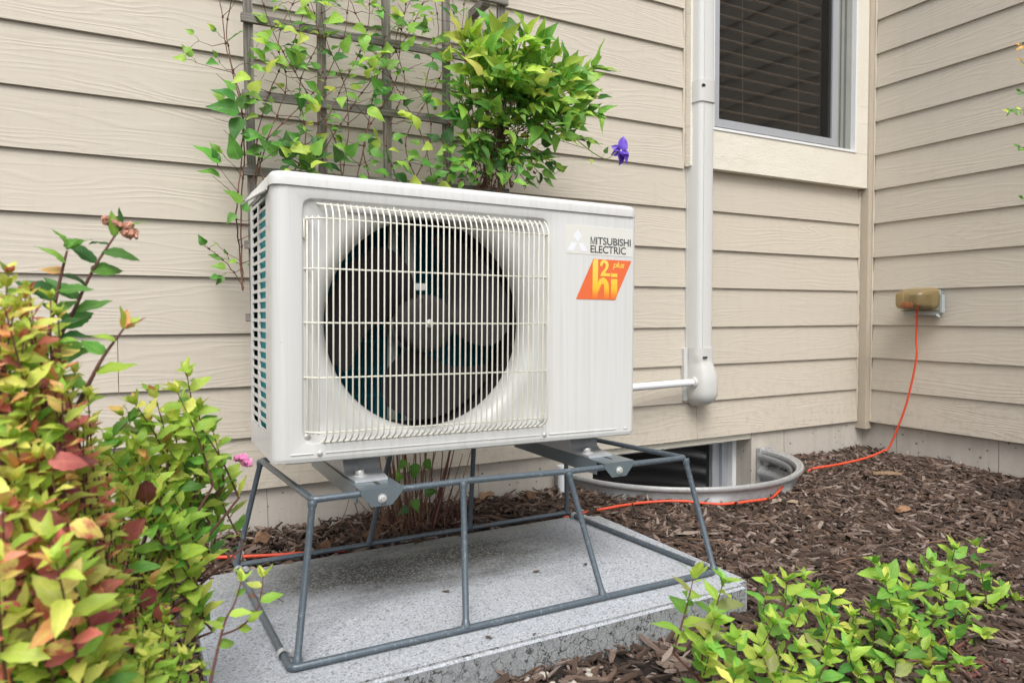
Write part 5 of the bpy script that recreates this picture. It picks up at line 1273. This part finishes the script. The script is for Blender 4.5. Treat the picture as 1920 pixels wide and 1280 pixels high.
t.l(t.b.outputs[0], ms.inputs[1]); t.l(tb.outputs[0], ms.inputs[2]); t.l(ms.outputs[0], t.out.inputs[0])
m = MB(); vs = []; fs = []; NR, NC = 12, 40        # rounded box dome, open towards the wall
for i in range(NR+1):
    f_ = i/NR*math.pi/2; rad = math.cos(f_)**.35 if i < NR else 0; dx = math.sin(f_)**.6
    k = 1-.20*dx
    for j in range(NC):
        a = 2*math.pi*j/NC; cy = math.copysign(abs(math.cos(a))**.42, math.cos(a)); cz = math.copysign(abs(math.sin(a))**.42, math.sin(a))
        vs.append((2.794-.100*dx, -.284-.004*dx+cy*.076*k*rad, .684-.006*dx+cz*.046*k*rad))
for i in range(NR):
    for j in range(NC): j2 = (j+1) % NC; fs.append((i*NC+j, i*NC+j2, (i+1)*NC+j2, (i+1)*NC+j))
m.add(vs, fs); m.bbox(2.789, 2.796, -.363, -.205, .634, .638, .001); m.build('bubble_cover', t.m, ob)

cp = []
def at_x(px, py, X):
    d = FW+RT*((px-960)/FPX)+UP*((640-py)/FPX); return CAM+d*((X-CAM.x)/d.x)
for px, py, X in ((1722, 570, 2.765), (1719, 585, 2.775), (1719, 605, 2.785), (1718, 640, 2.79), (1719, 665, 2.79), (1713, 700, 2.79), (1700, 755, 2.79), (1684, 800, 2.785), (1666, 840, 2.775)): cp.append(at_x(px, py, X))
cp += [Vector((2.745, -.165, gz(2.745, -.165)+.034)), Vector((2.64, -.225, gz(2.64, -.225)+.036))]
for x, y, dz in ((2.47, -.268, .036), (2.30, -.278, .034), (2.17, -.272, .024), (2.10, -.298, .006), (1.98, -.335, .020), (1.90, -.380, .032), (1.78, -.436, .026), (1.68, -.440, .026), (1.57, -.412, .026), (1.47, -.368, .028), (1.40, -.325, .020), (1.31, -.305, .018), (1.22, -.300, .022), (1.15, -.255, .006), (1.0, -.235, -.02), (.8, -.22, -.03), (.55, -.24, -.02), (.40, -.253, .012), (.30, -.245, .016), (.20, -.212, .014), (.08, -.160, .014), (-.05, -.10, .012), (-.3, -.10, .01), (-.7, -.2, .01)):
    cp.append(Vector((x, y, gz(x, y)+dz+.004)))
m = MB(); m.tube(smooth_path(cp, 6), .0042, 10); o = m.build('extension_cord', CORD, None, (2.1, -.3, .03)); tag(o, 'orange extension cord hanging from the outlet and snaking over the mulch', 'cord')

# ------------------------------------------------------------------ loose things on the mulch
random.seed(7)
def dry_leaf(x, y, s, rot, label, grp=None, z=.018):
    me = leaf_mesh('dry_leaf', 'broad', DRYLEAF, random.uniform(.6, 1.1), random.uniform(-.5, .8), random.uniform(-.8, .8), random.randrange(99)); o = new_obj('dry_leaf', me)
    o.location = (x, y, gz(x, y)+z); o.rotation_euler = (random.uniform(-.5, .5), random.uniform(-.5, .5), rot); o.scale = (s*1.2, s, s); tag(o, label, 'leaf', grp)
for i in range(26):
    x = random.choice((random.uniform(.22, .60), random.uniform(.60, 1.15))); y = random.uniform(-.22, -.03)
    dry_leaf(x, y, random.uniform(.03, .055), random.random()*6, 'curled dry brown leaf lying on the mulch between pad and foundation', 'dry leaves along the foundation')
def bark(x, y, L, w, rot, col, label, name='bark_piece'):
    n = 7; vs = []; fs = []
    for i in range(n+1):
        f_ = i/n; ww = w*(.45+.55*math.sin(math.pi*(f_*.9+.05)))*random.uniform(.8, 1.2); c = .004*math.sin(f_*3)
        for a, b in ((-.5, 0), (-.25, .9), (.25, 1), (.5, .1), (0, -.3)): vs.append(((f_-.5)*L, a*ww, b*w*.3+c+random.uniform(-.001, .001)))
    for i in range(n):
        for k in range(5): k2 = (k+1) % 5; fs.append((i*5+k, i*5+k2, (i+1)*5+k2, (i+1)*5+k))
    fs += [(4, 3, 2, 1, 0), tuple(n*5+k for k in range(5))]
    me = bpy.data.meshes.new(name); me.from_pydata(vs, [], fs); mesh_finish(me, simple('bark_'+label[:5], col, .85, 0, .5, 70, .9, 250), 40)
    o = new_obj(name, me); o.location = (x, y, gz(x, y)+.016); o.rotation_euler = (random.uniform(-.1, .1), random.uniform(-.1, .1), rot); tag(o, label, 'bark')
bark(1.64, -.415, .10, .013, -.35, (.36, .29, .21), 'long pale wood splinter lying just in front of the orange cord')
bark(1.80, -.47, .085, .02, -.5, (.27, .20, .14), 'pale brown bark strip right of the splinter in front of the window well')
bark(2.42, -.40, .10, .028, -.6, (.20, .13, .075), 'chunky brown wood piece on the mulch near the house corner')
bark(2.05, -.70, .07, .03, .2, (.27, .15, .08), 'flat orange brown bark flake in the middle of the mulch bed')
m = MB()
def stone(x, y, s, i):
    bm = bmesh.new(); bmesh.ops.create_icosphere(bm, subdivisions=2, radius=s)
    for v in bm.verts: v.co = v.co*(1+.9*noise.noise(v.co*110+Vector((i*7, 0, 0)))); v.co.z *= .6
    me = bpy.data.meshes.new('pale_stone'); bm.to_mesh(me); bm.free(); mesh_finish(me, STN, 20); o = new_obj('pale_stone', me); o.location = (x, y, gz(x, y)+s*.5+.006); o.rotation_euler = (0, 0, random.random()*6)
    tag(o, 'small pale stone in the mulch along the front edge of the pad', 'stone', 'pale stones at the pad edge')
STN = simple('pale_limestone', (.40, .365, .32), .9, 0, .3, 60, .8, 150)
for i in range(12): stone(random.uniform(.50, .72), random.uniform(-1.00, -.945), random.uniform(.0035, .008), i)
for i in range(9):
    px_, py_ = (random.uniform(.15, 1.15), random.choice((random.uniform(-.36, -.30), random.uniform(-.90, -.40))))
    me = leaf_mesh('bark_chip', 'narrow', MULCH, .3, .2, .2, i); o = new_obj('bark_chip', me); o.location = (px_, py_, .0335); o.rotation_euler = (0, 0, random.random()*6); q_ = random.uniform(.008, .02); o.scale = (q_*1.4, q_, q_*.8)
    tag(o, 'tiny dark bark chip lying on the top of the concrete pad', 'bark', 'bark chips on the pad')
tw = MB()
for i in range(26):
    x = random.uniform(1.2, 2.7); y = random.uniform(-1.1, -.1)
    if in_well(x, y, .04) or in_pad(x, y, .03): continue
    a_ = random.random()*3.14; L = random.uniform(.04, .16); z = gz(x, y)+.018; p = Vector((x, y, z)); d = Vector((math.cos(a_), math.sin(a_), random.uniform(-.05, .05)))
    if in_pad(x+d.x*L, y+d.y*L, .01): continue
    tw.tube(smooth_path([p, p+d*L*.5+Vector((random.uniform(-.01, .01), random.uniform(-.01, .01), .004)), p+d*L], 4), [.0014]*9, 5)
o = tw.build('twigs', STEMD, None, (2, -.6, 0)); tag(o, 'thin dry twigs scattered over the bark mulch', 'twigs', kind='stuff')
